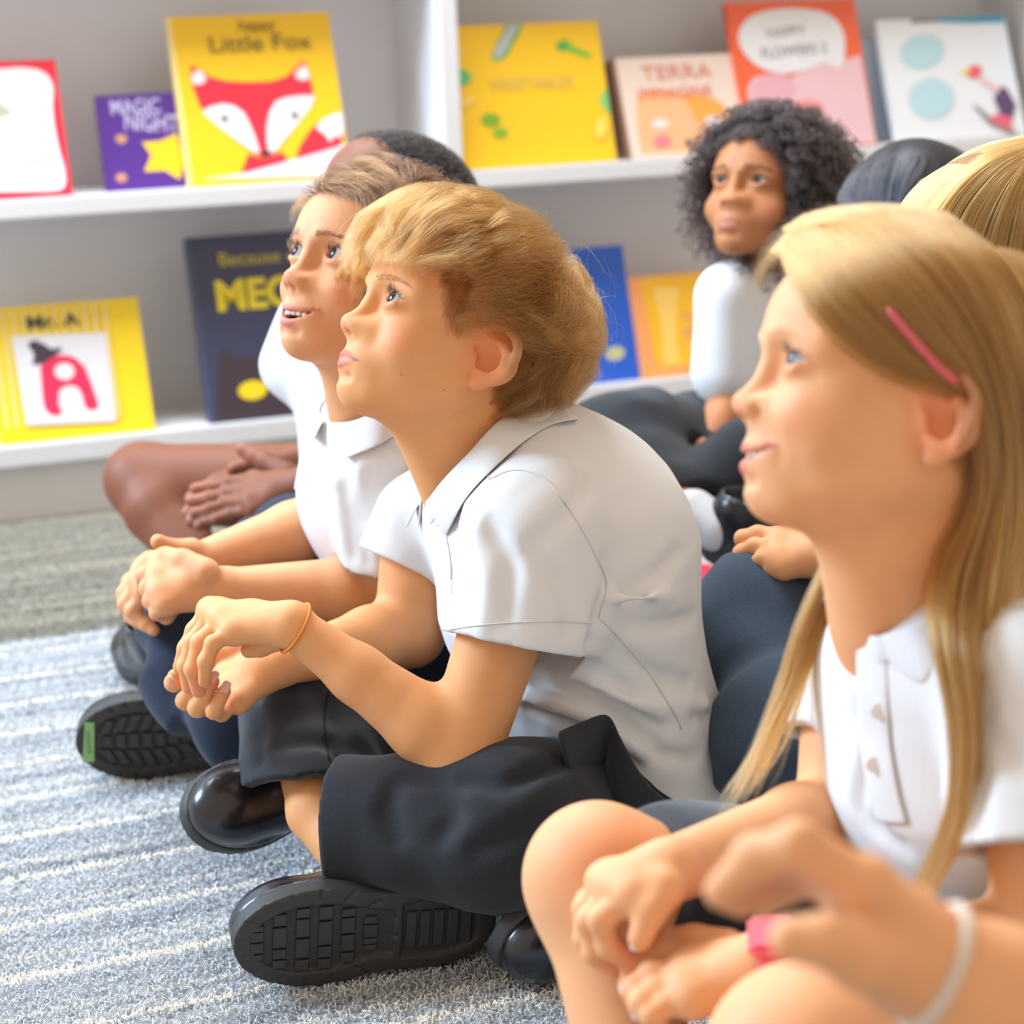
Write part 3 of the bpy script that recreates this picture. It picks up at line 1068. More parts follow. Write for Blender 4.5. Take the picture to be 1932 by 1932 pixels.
def build_eye(fr, sx, look, iris, parent, mw, rad=11.9):
    """ball with painted iris; look: gaze direction in head coordinates"""
    n = 48
    th = np.linspace(0, math.pi, n)
    ph = np.linspace(0, 2 * math.pi, n, endpoint=False)
    T, Q = np.meshgrid(th, ph, indexing='ij')
    g = norm(look)
    up = norm(np.cross(np.cross(g, (0, 0, 1.)), g))
    sd = np.cross(up, g)
    T = T ** 1.35 / math.pi ** .35
    bulge = 1 + .045 * np.exp(-(T / .42) ** 2)
    V = (np.cos(T)[..., None] * g + np.sin(T)[..., None] * (np.cos(Q)[..., None] * sd + np.sin(Q)[..., None] * up)) * rad * bulge[..., None]
    V = V.reshape(-1, 3)
    ang = T.reshape(-1)
    F = []
    for i in range(n - 1):
        for j in range(n):
            F.append((i * n + j, (i + 1) * n + j, (i + 1) * n + (j + 1) % n, i * n + (j + 1) % n))
    c = np.tile(A([.46, .44, .43]), (len(V), 1))
    rimm = np.clip((.56 - ang) / .05, 0, 1)[:, None]
    stri = (1 + .25 * np.sin(Q.reshape(-1) * 17) * np.sin(Q.reshape(-1) * 7))[:, None]
    c = c * (1 - rimm) + A(iris) * stri * rimm
    edge = np.exp(-((ang - .53) / .05) ** 2)[:, None]
    c = c * (1 - .7 * edge)
    pu = np.clip((.21 - ang) / .03, 0, 1)[:, None]
    c = c * (1 - pu) + .004 * pu
    o = mesh_obj('eyeball', fr.out(V + mir(EYE, sx)), A(F), mw, parent, col=c)
    return o


def lashes_pts(fr, sx, q, n=70, seed=1):
    rs = np.random.RandomState(seed)
    c = mir(EYE, sx)
    hu, hl = q.get('lid', (7.2, 3.6))
    t = rs.uniform(-.95, 1, n)
    x = t * 12.6
    ru = (13.2 ** 2 + hu * hu) / (2 * hu)
    z = (hu - ru) + np.sqrt(ru * ru - x * x)
    y = np.sqrt(np.maximum(13.4 ** 2 - x * x - z * z, 1)) + .6
    base = np.stack([c[0] + sx * .5 + sx * x, c[1] + y, c[2] + z + .2], -1)
    ln = 6.5 * (.6 + .4 * (t + 1) / 2) * rs.uniform(.75, 1.1, n)
    out = np.stack([sx * t * .55, np.full(n, .9), np.full(n, .15)], -1) + rs.normal(size=(n, 3)) * .08
    k = 6
    pts = []
    for i in range(k):
        u = i / (k - 1)
        pts.append(base + out * (ln * u)[:, None] + A([0, -.1, 1.0]) * (ln * .75 * u * u)[:, None])
    return fr.out(np.stack(pts, 1))


def brow_pts(fr, f_head, sx, n=160, seed=2, z0=33.0):
    rs = np.random.RandomState(seed)
    t = rs.uniform(0, 1, n)
    w = 2.8 * (1 - .6 * t)
    x = 12 + 34 * t
    z = z0 + 4.5 * np.sin(t * 2.5) - 3.0 * t + rs.uniform(-1, 1, n) * w
    base = np.stack([sx * x, np.full(n, 100.), z], -1)
    for _ in range(24):
        base[:, 1] -= np.clip(f_head(fr.out(base)) / fr.s, -2, 6) * .7
    dirv = np.stack([sx * (.45 + .5 * t), np.full(n, -.15) - .35 * t, .65 - .95 * t], -1) + rs.normal(size=(n, 3)) * .12
    k = 5
    out = np.stack([base + dirv * (6.0 * i / (k - 1)) + A([0, .9, 0]) * math.sin(i / (k - 1) * 2.6) for i in range(k)], 1)
    return fr.out(out)


# ------------------------------------------------------------------ hair growing
def grow(fr, sk, roots, n, k, step, field, lift, seed=0, jitter=.06, clump=0.0, nclump=60, lock=None):
    """trace strands in head millimetres: roots chosen by roots(rs, n), field(p, t, rnd) gives the lie,
    sk is the skull distance, lift(p0, t, rnd) the height above it"""
    rs = np.random.RandomState(seed)
    p = roots(rs, n)
    n = len(p)
    rnd = rs.uniform(0, 1, (n, 4))
    # project on the skull
    for _ in range(6):
        g = sgrad(sk, p, .3)
        p = p - g * sk(p)[:, None]
    p0 = p.copy()
    if clump > 0:
        cid = rs.choice(n, min(nclump, n), replace=False)
        near = np.argmin(((p[:, None] - p[None, cid]) ** 2).sum(-1), 1)
        guide = cid[near]
        grnd = rnd[guide].copy()
        rnd = rnd * (1 - clump) + grnd * clump
    st = np.asarray(step(p0, rnd)) if callable(step) else np.full(n, step)
    out = [p.copy()]
    jit = rs.normal(size=(n, 3)) * jitter
    for i in range(1, k):
        t = i / (k - 1)
        v = field(p, t, rnd) + jit
        g = sgrad(sk, p, .3)
        v = v - g * (v * g).sum(-1, keepdims=True) * .85
        v /= np.maximum(np.linalg.norm(v, axis=-1, keepdims=True), 1e-6)
        p = p + v * st[:, None]
        g = sgrad(sk, p, .3)
        h = lift(p0, t, rnd)
        e = sk(p) - h
        p = p - g * (e * .5)[:, None] * np.where(e > 0, lock if lock is not None else .5, 1.4)[..., None]
        out.append(p.copy())
    S = np.stack(out, 1)
    if clump > 0:
        tt = np.linspace(0, 1, k)[None, :, None]
        G = S[guide] + (S[:, :1] - S[guide][:, :1]) * (1 - tt * .85)
        S = S + (G - S) * clump * tt
    return fr.out(S), rnd


def surf_roots(keep, c=(0, -9, 48), r=(69, 94, 72)):
    """random directions on the skull kept where keep(p) holds"""
    def f(rs, n):
        got = []
        tot = 0
        while tot < n:
            v = rs.normal(size=(n * 2, 3))
            v /= np.linalg.norm(v, axis=1)[:, None]
            p = A(c) + v * A(r)
            p = p[keep(p, rs)]
            got.append(p); tot += len(p)
        return np.vstack(got)[:n]
    return f


SKULL_OPS = [add(ell((0, -9, 48), (69, 94, 72))), add(ell((0, 47, 44), (52, 41, 44)), 26), add(ell((0, -4, -8), (58, 40, 46)), 20)]


def skull(p):
    return sdf_eval(SKULL_OPS, p)
# ------------------------------------------------------------------ bodies and clothes
M_EYE = mat('eye', attr='col', rough=.09, spec=.22)
M_SHIRT = mat('white_jersey', (.70, .69, .68), .9, .12, bump=(1100, .22, .0006))
M_RIB = mat('ribbed_collar', (.70, .69, .685), .9, .12, bump=(800, .5, .0008))
M_PANTS = mat('charcoal_twill', (.022, .0235, .027), .85, .2, bump=(1600, .4, .0005), noise=(1200, .4), sheen=.14)
M_LASH = hair_mat('dark_lash', (.015, .010, .008), (.03, .02, .012), .4)


def skin_mat(name, rough=.58, sss=.16):
    return mat(name, attr='col', rough=rough, spec=.30, sss=sss, sss_s=.007, bump=(700, .10, .0004), noise=(60, .04))


def hits(ops, pix, g0, g1):
    """first surface points on the rays of pixels between level distances g0 and g1"""
    p0 = A([G(x, y, g0) for x, y in pix]); p1 = A([G(x, y, g1) for x, y in pix])
    L = np.linalg.norm(p1 - p0, axis=1)
    u = (p1 - p0) / L[:, None]
    t = np.zeros(len(p0)); live = np.ones(len(p0), bool)
    for _ in range(90):
        i = np.where(live)[0]
        if not len(i): break
        d = sdf_eval(ops, p0[i] + u[i] * t[i][:, None])
        done = (d < .0004) | (t[i] > L[i])
        t[i] = np.where(done, t[i], t[i] + np.maximum(d * .8, .0003))
        live[i[done]] = False
    return p0 + u * np.minimum(t, L)[:, None]


def hit(ops, x, y, g0, g1, back=0.0):
    return hits(ops, [(x, y)], g0, g1)[0]


def dirg(phi, up=0.0):
    """level direction: 0 = to the picture's left, 90 = to the viewer"""
    a = math.radians(phi)
    f = -RT * math.cos(a) + TW * math.sin(a)
    f[2] = 0
    f = norm(f)
    return norm(f * math.cos(math.radians(up)) + A([0, 0, 1]) * math.sin(math.radians(up)))


def hand_ops(wrist, mcps, fingers, thumb, rf=.0074, rw=.017, kp=.010, palm=None, pr=.0115):
    """wrist point, four knuckles, finger joint lists (after the knuckle), thumb joints from its base"""
    o = []
    for i, m in enumerate(mcps):
        o.append(add(cone(wrist, m, rw * .78, pr * (.92 if i in (0, 3) else 1)), kp))
    for i in range(3):
        o.append(add(cone(mcps[i], mcps[i + 1], pr * .95, pr * .92), kp))
    if palm is not None:
        o.append(add(sphere(palm[0], palm[1]), .012))
    sc = (1.0, 1.03, 1.0, .86)
    for i, f in enumerate(fingers):
        pts = [mcps[i]] + list(f)
        r = rf * sc[i]
        rs = np.interp(np.linspace(0, 1, len(pts)), [0, .35, .7, 1], [r * 1.18, r * 1.04, r * .98, r * .86])
        o.append(add(chain(pts, rs, .002), .0022))
        for j in pts[1:-1]:
            o.append(add(sphere(j, r * 1.07), .003))
    rs = np.interp(np.linspace(0, 1, len(thumb)), [0, .5, 1], [rf * 1.75, rf * 1.25, rf * .98])
    o.append(add(chain(thumb, rs, .004), .006))
    return o


def bounds(pts, pad):
    pts = A(pts)
    return pts.min(0) - pad, pts.max(0) + pad


def build_sdf(name, ops, lo, hi, h, material, parent, layers=None, base=None, smooth=1):
    V, F = sdf_mesh(ops, lo, hi, h, smooth=smooth)
    col = paint(V, base, layers or []) if base is not None else None
    return mesh_obj(name, V, F, material, parent, col=col)


def strip(name, rows, material, parent, thick=.0022, sub=2, closed=False):
    """cloth strip through rows of points (list of equally long point lists)"""
    R_ = A(rows)
    n, m, _ = R_.shape
    fine = [spline(r, 5) for r in R_.transpose(1, 0, 2)]
    Rf = A(fine).transpose(1, 0, 2)
    n, m = Rf.shape[:2]
    V = Rf.reshape(-1, 3)
    F = [(i * m + j, (i + 1) * m + j, (i + 1) * m + j + 1, i * m + j + 1) for i in range(n - 1) for j in range(m - 1)]
    o = mesh_obj(name, V, F, material, parent)
    s = o.modifiers.new('thickness', 'SOLIDIFY'); s.thickness = thick; s.offset = 0
    if sub:
        s = o.modifiers.new('smooth', 'SUBSURF'); s.levels = sub; s.render_levels = sub
    return o


def disc(name, c, n, r, t, material, parent, seg=20):
    n = norm(n)
    a = norm(np.cross(n, (.3, .5, .8))); b = np.cross(n, a)
    prof = [(0, t), (r * .8, t), (r, t * .6), (r, -t), (0, -t)]
    V = []; F = []
    for i in range(seg):
        w_ = 2 * math.pi * i / seg
        for rr, hh in prof:
            V.append(A(c) + (a * math.cos(w_) + b * math.sin(w_)) * rr + n * hh)
    m = len(prof)
    for i in range(seg):
        for j in range(m - 1):
            F.append((i * m + j, ((i + 1) % seg) * m + j, ((i + 1) % seg) * m + j + 1, i * m + j + 1))
    return mesh_obj(name, V, F, material, parent, smooth=False)


def tube(name, pts, r, material, parent, seg=8, closed=False, bead=0.0):
    """tube along points"""
    pts = A(pts, float)
    n = len(pts)
    V = []; F = []
    for i in range(n):
        a, b = pts[(i - 1) % n if closed else max(i - 1, 0)], pts[(i + 1) % n if closed else min(i + 1, n - 1)]
        t = norm(b - a)
        u = norm(np.cross(t, (.31, .22, .92))); v = np.cross(t, u)
        rr = (r if np.isscalar(r) else r[i]) * (1 + bead * math.sin(i * math.pi))
        if bead: rr = r * (1 + bead * (1 if i % 2 else -1))
        for k in range(seg):
            w_ = 2 * math.pi * k / seg
            V.append(pts[i] + (u * math.cos(w_) + v * math.sin(w_)) * rr)
    m = n if closed else n - 1
    for i in range(m):
        for k in range(seg):
            j = (i + 1) % n
            F.append((i * seg + k, i * seg + (k + 1) % seg, j * seg + (k + 1) % seg, j * seg + k))
    if not closed:
        F.append(tuple(range(seg))[::-1]); F.append(tuple((n - 1) * seg + k for k in range(seg)))
    return mesh_obj(name, V, F, material, parent)


def nail(c, n, along, w_, l, material, parent):
    """finger nail: small curved plate at c facing n, pointing along"""
    n = norm(n); along = norm(along - n * (along @ n)); s = np.cross(along, n)
    V = []; F = []
    for i in range(6):
        for j in range(5):
            u, v = j / 4 * 2 - 1, i / 5 * 2 - 1
            ww = w_ * (1 - .25 * max(v, 0) ** 2 - .1 * max(-v, 0) ** 2)
            V.append(A(c) + s * u * ww + along * v * l + n * (-(u * u) * w_ * .45 - max(v, 0) ** 2 * l * .12))
    for i in range(5):
        for j in range(4):
            F.append((i * 5 + j, i * 5 + j + 1, (i + 1) * 5 + j + 1, (i + 1) * 5 + j))
    o = mesh_obj('fingernail', V, F, material, parent)
    s = o.modifiers.new('thickness', 'SOLIDIFY'); s.thickness = .0007
    s = o.modifiers.new('smooth', 'SUBSURF'); s.levels = 1; s.render_levels = 1
    return o


M_LEATHER = mat('black_leather', (.010, .010, .013), .28, .5, bump=(500, .15, .0005), coat=.3)
M_RUBBER = mat('black_rubber', (.040, .037, .034), .60, .4, bump=(300, .2, .0005))
M_SOCK = mat('white_sock', (.60, .60, .62), .9, .1, bump=(800, .4, .001))


def out2(p, grow=0.0):
    """outline of a shoe sole in plan, metres"""
    a = ell((0, .142, 0), (.041, .060, 1e3))(p * A([1, 1, 0]))
    b = ell((0, .046, 0), (.033, .046, 1e3))(p * A([1, 1, 0]))
    c = ell((0, .095, 0), (.030, .07, 1e3))(p * A([1, 1, 0]))
    return smin(smin(a, b, .02), c, .02) - grow


def shoe(name, parent, at_px, local, toe, up, tread=None, h=.0022, scale=1.0, label=None):
    """local point of the shoe stands at world point at_px; toe and up directions"""
    y = norm(toe)
    z = norm(up - y * (up @ y))
    x = np.cross(y, z)
    fr = Frame((0, 0, 0), np.stack([x, y, z], 1), scale)
    fr.c = A(at_px) - fr.out(local)
    up_ = [add(ell((0, .152, .026), (.0375, .052, .030))), add(cone((0, .105, .034), (0, .050, .038), .037, .034), .02), add(ell((0, .036, .040), (.032, .036, .046)), .02),
           add(cone((0, .062, .074), (0, .040, .072), .030, .028), .02),
           sub(ell((0, .052, .100), (.024, .034, .045)), .003), cut(lambda p: .010 - p[..., 2], .002),
           add(lambda p: np.sqrt((out2(p) + .003) ** 2 + (p[..., 2] - .019) ** 2) - .0035, .003)]
    upper = build_sdf(name, [(o[0], fr.f(o[1]), o[2] * scale) for o in up_], fr.c - .26 * scale, fr.c + .26 * scale, h * scale, M_LEATHER, parent)
    so = [add(lambda p: np.maximum(out2(p, .002), np.abs(p[..., 2] - .0085) - .0085), 0)]
    if tread:
        so.append(sub(lambda p: np.maximum(np.maximum(out2(p, -.0115), p[..., 2] - .0032), p[..., 1] * 0 + np.abs(p[..., 1] - .142) - .062), .0008))
        so.append(sub(lambda p: np.maximum(np.maximum(out2(p, -.009), p[..., 2] - .0028), np.abs(p[..., 1] - .043) - .030), .0008))
        n = 22 if tread == 'bars' else 16
        for i in range(n):
            a = 2 * math.pi * i / n + .1
            c = A([math.cos(a) * .042, .142 + math.sin(a) * .060, 0])
            d = norm(A([math.cos(a) * .6, math.sin(a), 0]))
            so.append(sub(cone(c - d * .006, c + d * .006, .0016, .0016), .0004))
    sole = build_sdf('sole', [(o[0], fr.f(o[1]), o[2] * scale) for o in so], fr.c - .26 * scale, fr.c + .26 * scale, (.0016 if tread else .003) * scale, M_RUBBER, upper)
    if tread == 'grid':
        cols = np.linspace(.098, .186, 6)
        for i, yc in enumerate(cols):
            half = max(.0, .0405 * math.sqrt(max(0, 1 - ((yc - .142) / .060) ** 2)) - .0125)
            cuts = [(-1, -.72), (-.66, -.10), (-.02, .58), (.66, 1)] if i % 2 else [(-1, -.60), (-.52, .22), (.30, .64), (.70, 1)]
            for a, b in cuts:
                lug(fr, sole, (a * half, yc - .0052, -.0002), (b * half, yc + .0052, .0035))
        for i in range(5):
            lug(fr, sole, (-.016, .018 + i * .011, -.0002), (.016, .026 + i * .011, .0032))
    if tread == 'bars':
        for i in range(7):
            yc = .098 + i * .0125
            half = max(.004, .0405 * math.sqrt(max(0, 1 - ((yc - .142) / .060) ** 2)) - .0125)
            for a, b in ((-1, -.36), (-.28, .28), (.36, 1)):
                lug(fr, sole, (a * half, yc - .0044, -.0002), (b * half, yc + .0044, .0035), sk=.004 * (1 if a < -.3 else -1 if a > .3 else 0))
    return upper, sole, fr


_lugm = {}


def lug(fr, parent, lo, hi, sk=0.0):
    lo = A(lo, float); hi = A(hi, float)
    V = []
    for z_, ins in ((hi[2], 0), (lo[2] + .0008, 0), (lo[2], .0008)):
        for a, b in ((lo[0] + ins, lo[1] + ins), (hi[0] - ins, lo[1] + ins), (hi[0] - ins, hi[1] - ins), (lo[0] + ins, hi[1] - ins)):
            V.append(fr.out((a, b + sk * (a - (lo[0] + hi[0]) / 2) / max(abs(hi[0] - lo[0]), 1e-4) * 2, z_)))
    F = [(3, 2, 1, 0), (8, 9, 10, 11)]
    for k in (0, 4):
        for i in range(4):
            F.append((k + i, k + (i + 1) % 4, k + 4 + (i + 1) % 4, k + 4 + i))
    return mesh_obj('tread_lug', V, F, M_RUBBER, parent, smooth=False)


def resample(pts, n):
    pts = spline(pts, 10)
    d = np.concatenate([[0], np.cumsum(np.linalg.norm(np.diff(pts, axis=0), axis=1))])
    t = np.linspace(0, d[-1], n)
    return np.stack([np.interp(t, d, pts[:, i]) for i in range(pts.shape[1])], 1)


def sheet_hair(guides, n, k=22, thick=.010, seed=0, spread=.003, wave=.002, ends=.15, clump=.35, nclump=80, out=None):
    """strands between neighbouring guide curves; thick: depth of the hair layer along out (towards the viewer by default)"""
    rs = np.random.RandomState(seed)
    Gd = A([resample(g, k) for g in guides])
    m = len(guides)
    u = np.sort(rs.uniform(0, m - 1 - 1e-6, n))
    i = u.astype(int); f = (u - i)[:, None, None]
    S = Gd[i] * (1 - f) + Gd[i + 1] * f
    t = np.linspace(0, 1, k)[None, :, None]
    dirs = (TW if out is None else out)
    off = rs.uniform(-1, .35, (n, 1, 1)) * dirs[None, None, :] * thick * np.minimum(1, .15 + t * 5)
    S = S + off + rs.normal(size=(n, 1, 3)) * spread * (.3 + t)
    ph = rs.uniform(0, 6.28, (n, 1, 3))
    S = S + np.sin(t * rs.uniform(5, 11, (n, 1, 3)) + ph) * wave * t
    if clump:
        ci = rs.choice(n, nclump, replace=False)
        r0 = S[:, :, :]
        mid = S[:, k // 2]
        near = np.argmin(((mid[:, None] - mid[None, ci]) ** 2).sum(-1), 1)
        S = S + (S[ci[near]] - S) * clump * np.clip(t * 1.5, 0, 1)
    # uneven ends
    cutl = 1 - rs.uniform(0, ends, n)
    idx = np.linspace(0, 1, k)[None] * cutl[:, None] * (k - 1)
    lo = np.minimum(idx.astype(int), k - 2); fr_ = (idx - lo)[..., None]
    r = np.arange(n)[:, None]
    return S[r, lo] * (1 - fr_) + S[r, lo + 1] * fr_


def lettering(s, c, e1, e2, n, size, material, parent):
    """flat raised lettering centred at c"""
    fc = bpy.data.curves.new('lettering', 'FONT')
    fc.body = s
    fc.align_x = fc.align_y = 'CENTER'
    fc.size = size / .7
    tmp = bpy.data.objects.new('lettering', fc)
    COL.objects.link(tmp)
    me = bpy.data.meshes.new_from_object(tmp.evaluated_get(bpy.context.evaluated_depsgraph_get()))
    bpy.data.objects.remove(tmp)
    for vt in me.vertices:
        vt.co = Vector(A(c) + e1 * vt.co.x + e2 * vt.co.y + n * .0003)
    me.materials.clear()
    me.materials.append(material)
    o = bpy.data.objects.new('lettering', me)
    COL.objects.link(o)
    return pin(o, parent)


def trim(fr, S, bad):
    """end strands where they would enter a region: bad(local points, strand random)"""
    L = fr.to(S)
    n, k, _ = S.shape
    rnd = np.random.RandomState(5).uniform(0, 1, n)
    b_ = bad(L, rnd[:, None])
    first = np.where(b_.any(1), b_.argmax(1), k)
    keep = first > 4
    S, first = S[keep], first[keep]
    m = len(S)
    idx = np.linspace(0, 1, k)[None] * (np.minimum(first, k) - 1)[:, None]
    lo = np.minimum(idx.astype(int), k - 2)
    f = (idx - lo)[..., None]
    r = np.arange(m)[:, None]
    return S[r, lo] * (1 - f) + S[r, lo + 1] * f
# ------------------------------------------------------------------ the blond boy in focus
SK1, LIP1, FL1 = (.73, .335, .135), (.50, .105, .085), (.74, .24, .105)
boy = empty('person', tuple(Z(1180, 1660, 0)))
tag(boy, 'blond boy in white polo sitting cross-legged with an orange cord bracelet, in sharp focus', 'person')
M_SKIN1 = skin_mat('skin_fair_boy')
fr1 = head_frame(845, 672, 1.90, 25, 21.5, -2, 1.008)
q1 = dict(lid=(7.6, 3.8), ears=(-1, 1), ear=.96, ear_out=32, ear_wide=1.45)
hops, pl1 = head_ops(q1)
S1, E1, W1 = G(1005, 1010, 1.80), G(872, 1418, 1.755), G(553, 1182, 1.775)
S1f, E1f, W1f = G(800, 985, 2.02), G(772, 1190, 2.00), G(528, 1252, 1.90)
ops = in_frame(fr1, hops)
NK = G(908, 915, 1.925)
ops += [add(cone(fr1.out((0, -16, -30)), NK, .044, .050), .02),
        add(cone(fr1.out((0, 20, -45)), G(870, 900, 1.92), .028, .034), .03)]
# near arm
ops += [add(cone(S1, E1, .040, .033), .01),
        add(sphere(E1 + (E1 - S1) * .06, .027), .012),
        add(chain([E1, E1 + (W1 - E1) * .22, E1 + (W1 - E1) * .62, W1], [.031, .0325, .0245, .0185], .01), .014)]
hw = G(548, 1178, 1.775)
hops_n = hand_ops(hw, [G(397, 1152, 1.835), G(408, 1158, 1.815), G(424, 1170, 1.797), G(440, 1192, 1.78)],
                  [[G(368, 1190, 1.83), G(352, 1224, 1.825), G(340, 1258, 1.825)],
                   [G(366, 1212, 1.812), G(352, 1256, 1.808), G(357, 1296, 1.810)],
                   [G(378, 1212, 1.79), G(365, 1262, 1.785), G(375, 1303, 1.79)],
                   [G(402, 1214, 1.772), G(388, 1248, 1.768), G(386, 1286, 1.775)]],
                  [G(522, 1200, 1.80), G(492, 1218, 1.805), G(470, 1226, 1.81)], rf=.0078, rw=.020,
                  palm=(G(478, 1172, 1.80), .0155))
# far arm and upturned hand
ops += [add(cone(S1f, E1f, .040, .034), .01),
        add(chain([E1f, E1f + (W1f - E1f) * .3, W1f], [.034, .032, .020], .01), .012)]
hops_f = hand_ops(W1f, [G(428, 1262, 1.91), G(428, 1280, 1.885), G(436, 1302, 1.862), G(448, 1322, 1.845)],
                  [[G(362, 1276, 1.90), G(328, 1288, 1.87), G(330, 1276, 1.845)],
                   [G(378, 1312, 1.87), G(350, 1322, 1.845), G(362, 1300, 1.83)],
                   [G(396, 1334, 1.845), G(372, 1336, 1.825), G(400, 1286, 1.815)],
                   [G(418, 1346, 1.83), G(404, 1342, 1.815), G(424, 1303, 1.808)]],
                  [G(505, 1222, 1.90), G(450, 1222, 1.905), G(398, 1238, 1.905), G(352, 1262, 1.90)], rf=.0080, rw=.021,
                  palm=(G(478, 1270, 1.885), .019))
ops += hops_n + hops_f
# ankle of the folded leg
AN1 = [G(590, 1430, 1.88), G(600, 1530, 1.82), G(668, 1625, 1.77)]
ops += [add(chain(AN1, [.034, .027, .026], .01), .005)]
V, F = sdf_mesh(ops, *bounds([fr1.c - .16, fr1.c + .16, E1, W1, W1f, G(310, 1280, 1.85), AN1[2], E1f], .07), .0017)
hairline = fr1.f(lambda p: np.maximum(-(p[..., 2] - np.interp(p[..., 1], [-120, -60, -20, -12, 30, 42, 62, 95], [-45, -35, -5, 18, 8, 30, 66, 72])), -p[..., 2] - 60) * .7)
inear = fr1.f(ell((-68, -12, 0), (13, 24, 33)))
scalp = lambda p: np.maximum(hairline(p), -inear(p) + .001)
lay = [(scalp, (.28, .14, .058), .014, .6)] + face_paint(fr1, pl1, SK1, LIP1, FL1)
for tp in ([G(340, 1258, 1.825), G(357, 1296, 1.81), G(375, 1303, 1.79), G(386, 1286, 1.775), G(330, 1276, 1.845), G(362, 1300, 1.83), G(400, 1286, 1.815), G(424, 1303, 1.808), G(478, 1285, 1.87), E1 + (E1 - S1) * .06]):
    lay.append((sphere(tp, .012), FL1, .014, .5))
face_only = in_frame(fr1, hops[:60])
for x, y in ((756, 706), (715, 743), (837, 735)):     # little moles on the cheek
    lay.append((sphere(hit(face_only, x, y, 1.7, 1.95), .0007), (.16, .07, .04), .0006, .8))
body1 = mesh_obj('body', V, F, M_SKIN1, boy, col=paint(V, SK1, lay))
print('boy1 body', len(V))
hf = lambda p: sdf_eval(in_frame(fr1, hops[:40]), p)
for s in (-1, 1):
    build_eye(fr1, s, (-.10, .95, .20), (.028, .016, .011), boy, M_EYE)
    hair_obj('eyelashes', lashes_pts(fr1, s, q1, 90, 3 + s), M_LASH, boy, .00016, .00005)
    hair_obj('eyebrow', brow_pts(fr1, hf, s, 300, 5 + s, 33), hair_mat('blond_brow', (.10, .045, .016), (.20, .10, .04)), boy, .00008, .00003)
M_NAIL = mat('nail', (.80, .45, .36), .25, .5)
for c, n_, al in ((G(405, 1280, 1.815), TW * .75 + UPV * .45 - RT * .1, UPV + RT * .45), (G(427, 1298, 1.808), TW * .85 + UPV * .25, UPV + RT * .35), (G(331, 1277, 1.845), TW * .8 + UPV * .5, UPV * .6 + RT * .5)):
    nail(c + norm(n_) * .0064, n_, al, .0046, .0056, M_NAIL, boy)

# hair
H1 = hair_mat('blond_hair', (.060, .019, .003), (.34, .138, .030), .24)
H1d = hair_mat('light_brown_side_hair', (.060, .021, .0045), (.21, .084, .021), .30)
M_HCAP1 = mat('hair_underlayer', (.15, .070, .026), .7, .2, noise=(300, .4))
LINE1 = ([-120, -60, -32, -22, -8, 18, 24, 34, 42, 62, 95], [-48, -40, -24, 10, 25, 24, 8, 0, 30, 68, 78])
cap = [add(ell((0, -10, 54), (71, 97, 76))), cut(lambda p: -(p[..., 2] - np.interp(p[..., 1], *LINE1) - 12), 8), cut(lambda p: (p[..., 1] - 8 - np.maximum(p[..., 2] - 62, 0) * 3) * .6, 6)]
cap = in_frame(fr1, cap)
hcap = build_sdf('hair', cap, fr1.c - .2, fr1.c + .2, .003, M_HCAP1, boy)
CROWN = A([2., -50, 112])


def fld_top(p, t, r):
    v = p - CROWN
    v = v / np.maximum(np.linalg.norm(v, axis=-1, keepdims=True), 1)
    side = np.sign(p[:, 0] + 6)
    fwd = np.clip((p[:, 1] + 70) / 70, 0, 1)
    v = v * A([.8, .5, .8]) + np.stack([side * .15 * fwd, .85 * fwd, -.05 - .20 * t + 0 * fwd], -1)
    front = np.clip((p[:, 1] - 60) / 25, 0, 1)[:, None]
    v = v + front * A([-.45, .05, -.75])
    ph = r[:, :3] * 40
    w = np.stack([np.sin(t * 5.5 + ph[:, 0]), .6 * np.sin(t * 5 + ph[:, 1]), np.sin(t * 6.5 + ph[:, 2])], -1)
    v = v + w * (.25 + .75 * t)
    end = np.clip((t - .7) / .3, 0, 1)
    return v + end * np.stack([-.5 + 0 * fwd, .7 * (r[:, 1] - .2), 1.0 * (r[:, 2] - .35)], -1)


def lift_top(p0, t, r):
    H = np.interp(p0[:, 1], [-110, -60, 0, 60, 95], [32, 38, 40, 37, 29])
    return (2 + H * (.10 + .90 * r[:, 3] ** .8)) * np.minimum(1, np.where(np.linalg.norm(p0 - CROWN, axis=1) < 45, .62, .25) + t * 2.4) * (1 - .30 * max(0, t - .6) / .4) + 4 * np.sin(t * 6 + r[:, 1] * 40) * t


def keep_top(p, rs):
    line = np.interp(p[:, 1], [-120, -70, -20, 20, 60, 95], [48, 56, 62, 64, 68, 74])
    return p[:, 2] > line + rs.normal(size=len(p)) * 4


s1, _ = grow(fr1, skull, surf_roots(keep_top), 20000, 20, lambda p0, r: 3.2 + 2.4 * r[:, 0] + np.interp(p0[:, 1], [-100, -50, -10, 40, 70, 95], [1.9, 1.4, .6, 1.0, .1, -1.0]), fld_top, lift_top, 11, .05, .80, 170)
eyezone = lambda L, u: (L[..., 1] > 38) & (L[..., 2] < 40 + 10 * u + np.clip((60 - L[..., 1]) * .25, -4, 6)) & (L[..., 0] < 40)
s1 = trim(fr1, s1, eyezone)
hair_obj('hair_strands', s1, H1, hcap, .00010, .00003)


def keep_side(p, rs):
    line = np.interp(p[:, 1], *LINE1) + rs.normal(size=len(p)) * 2.5 + (p[:, 1] > 22) * rs.uniform(0, 16, len(p))
    return (p[:, 2] > line) & (p[:, 2] < 82) & ((p[:, 1] < 52) | (p[:, 2] > 62))


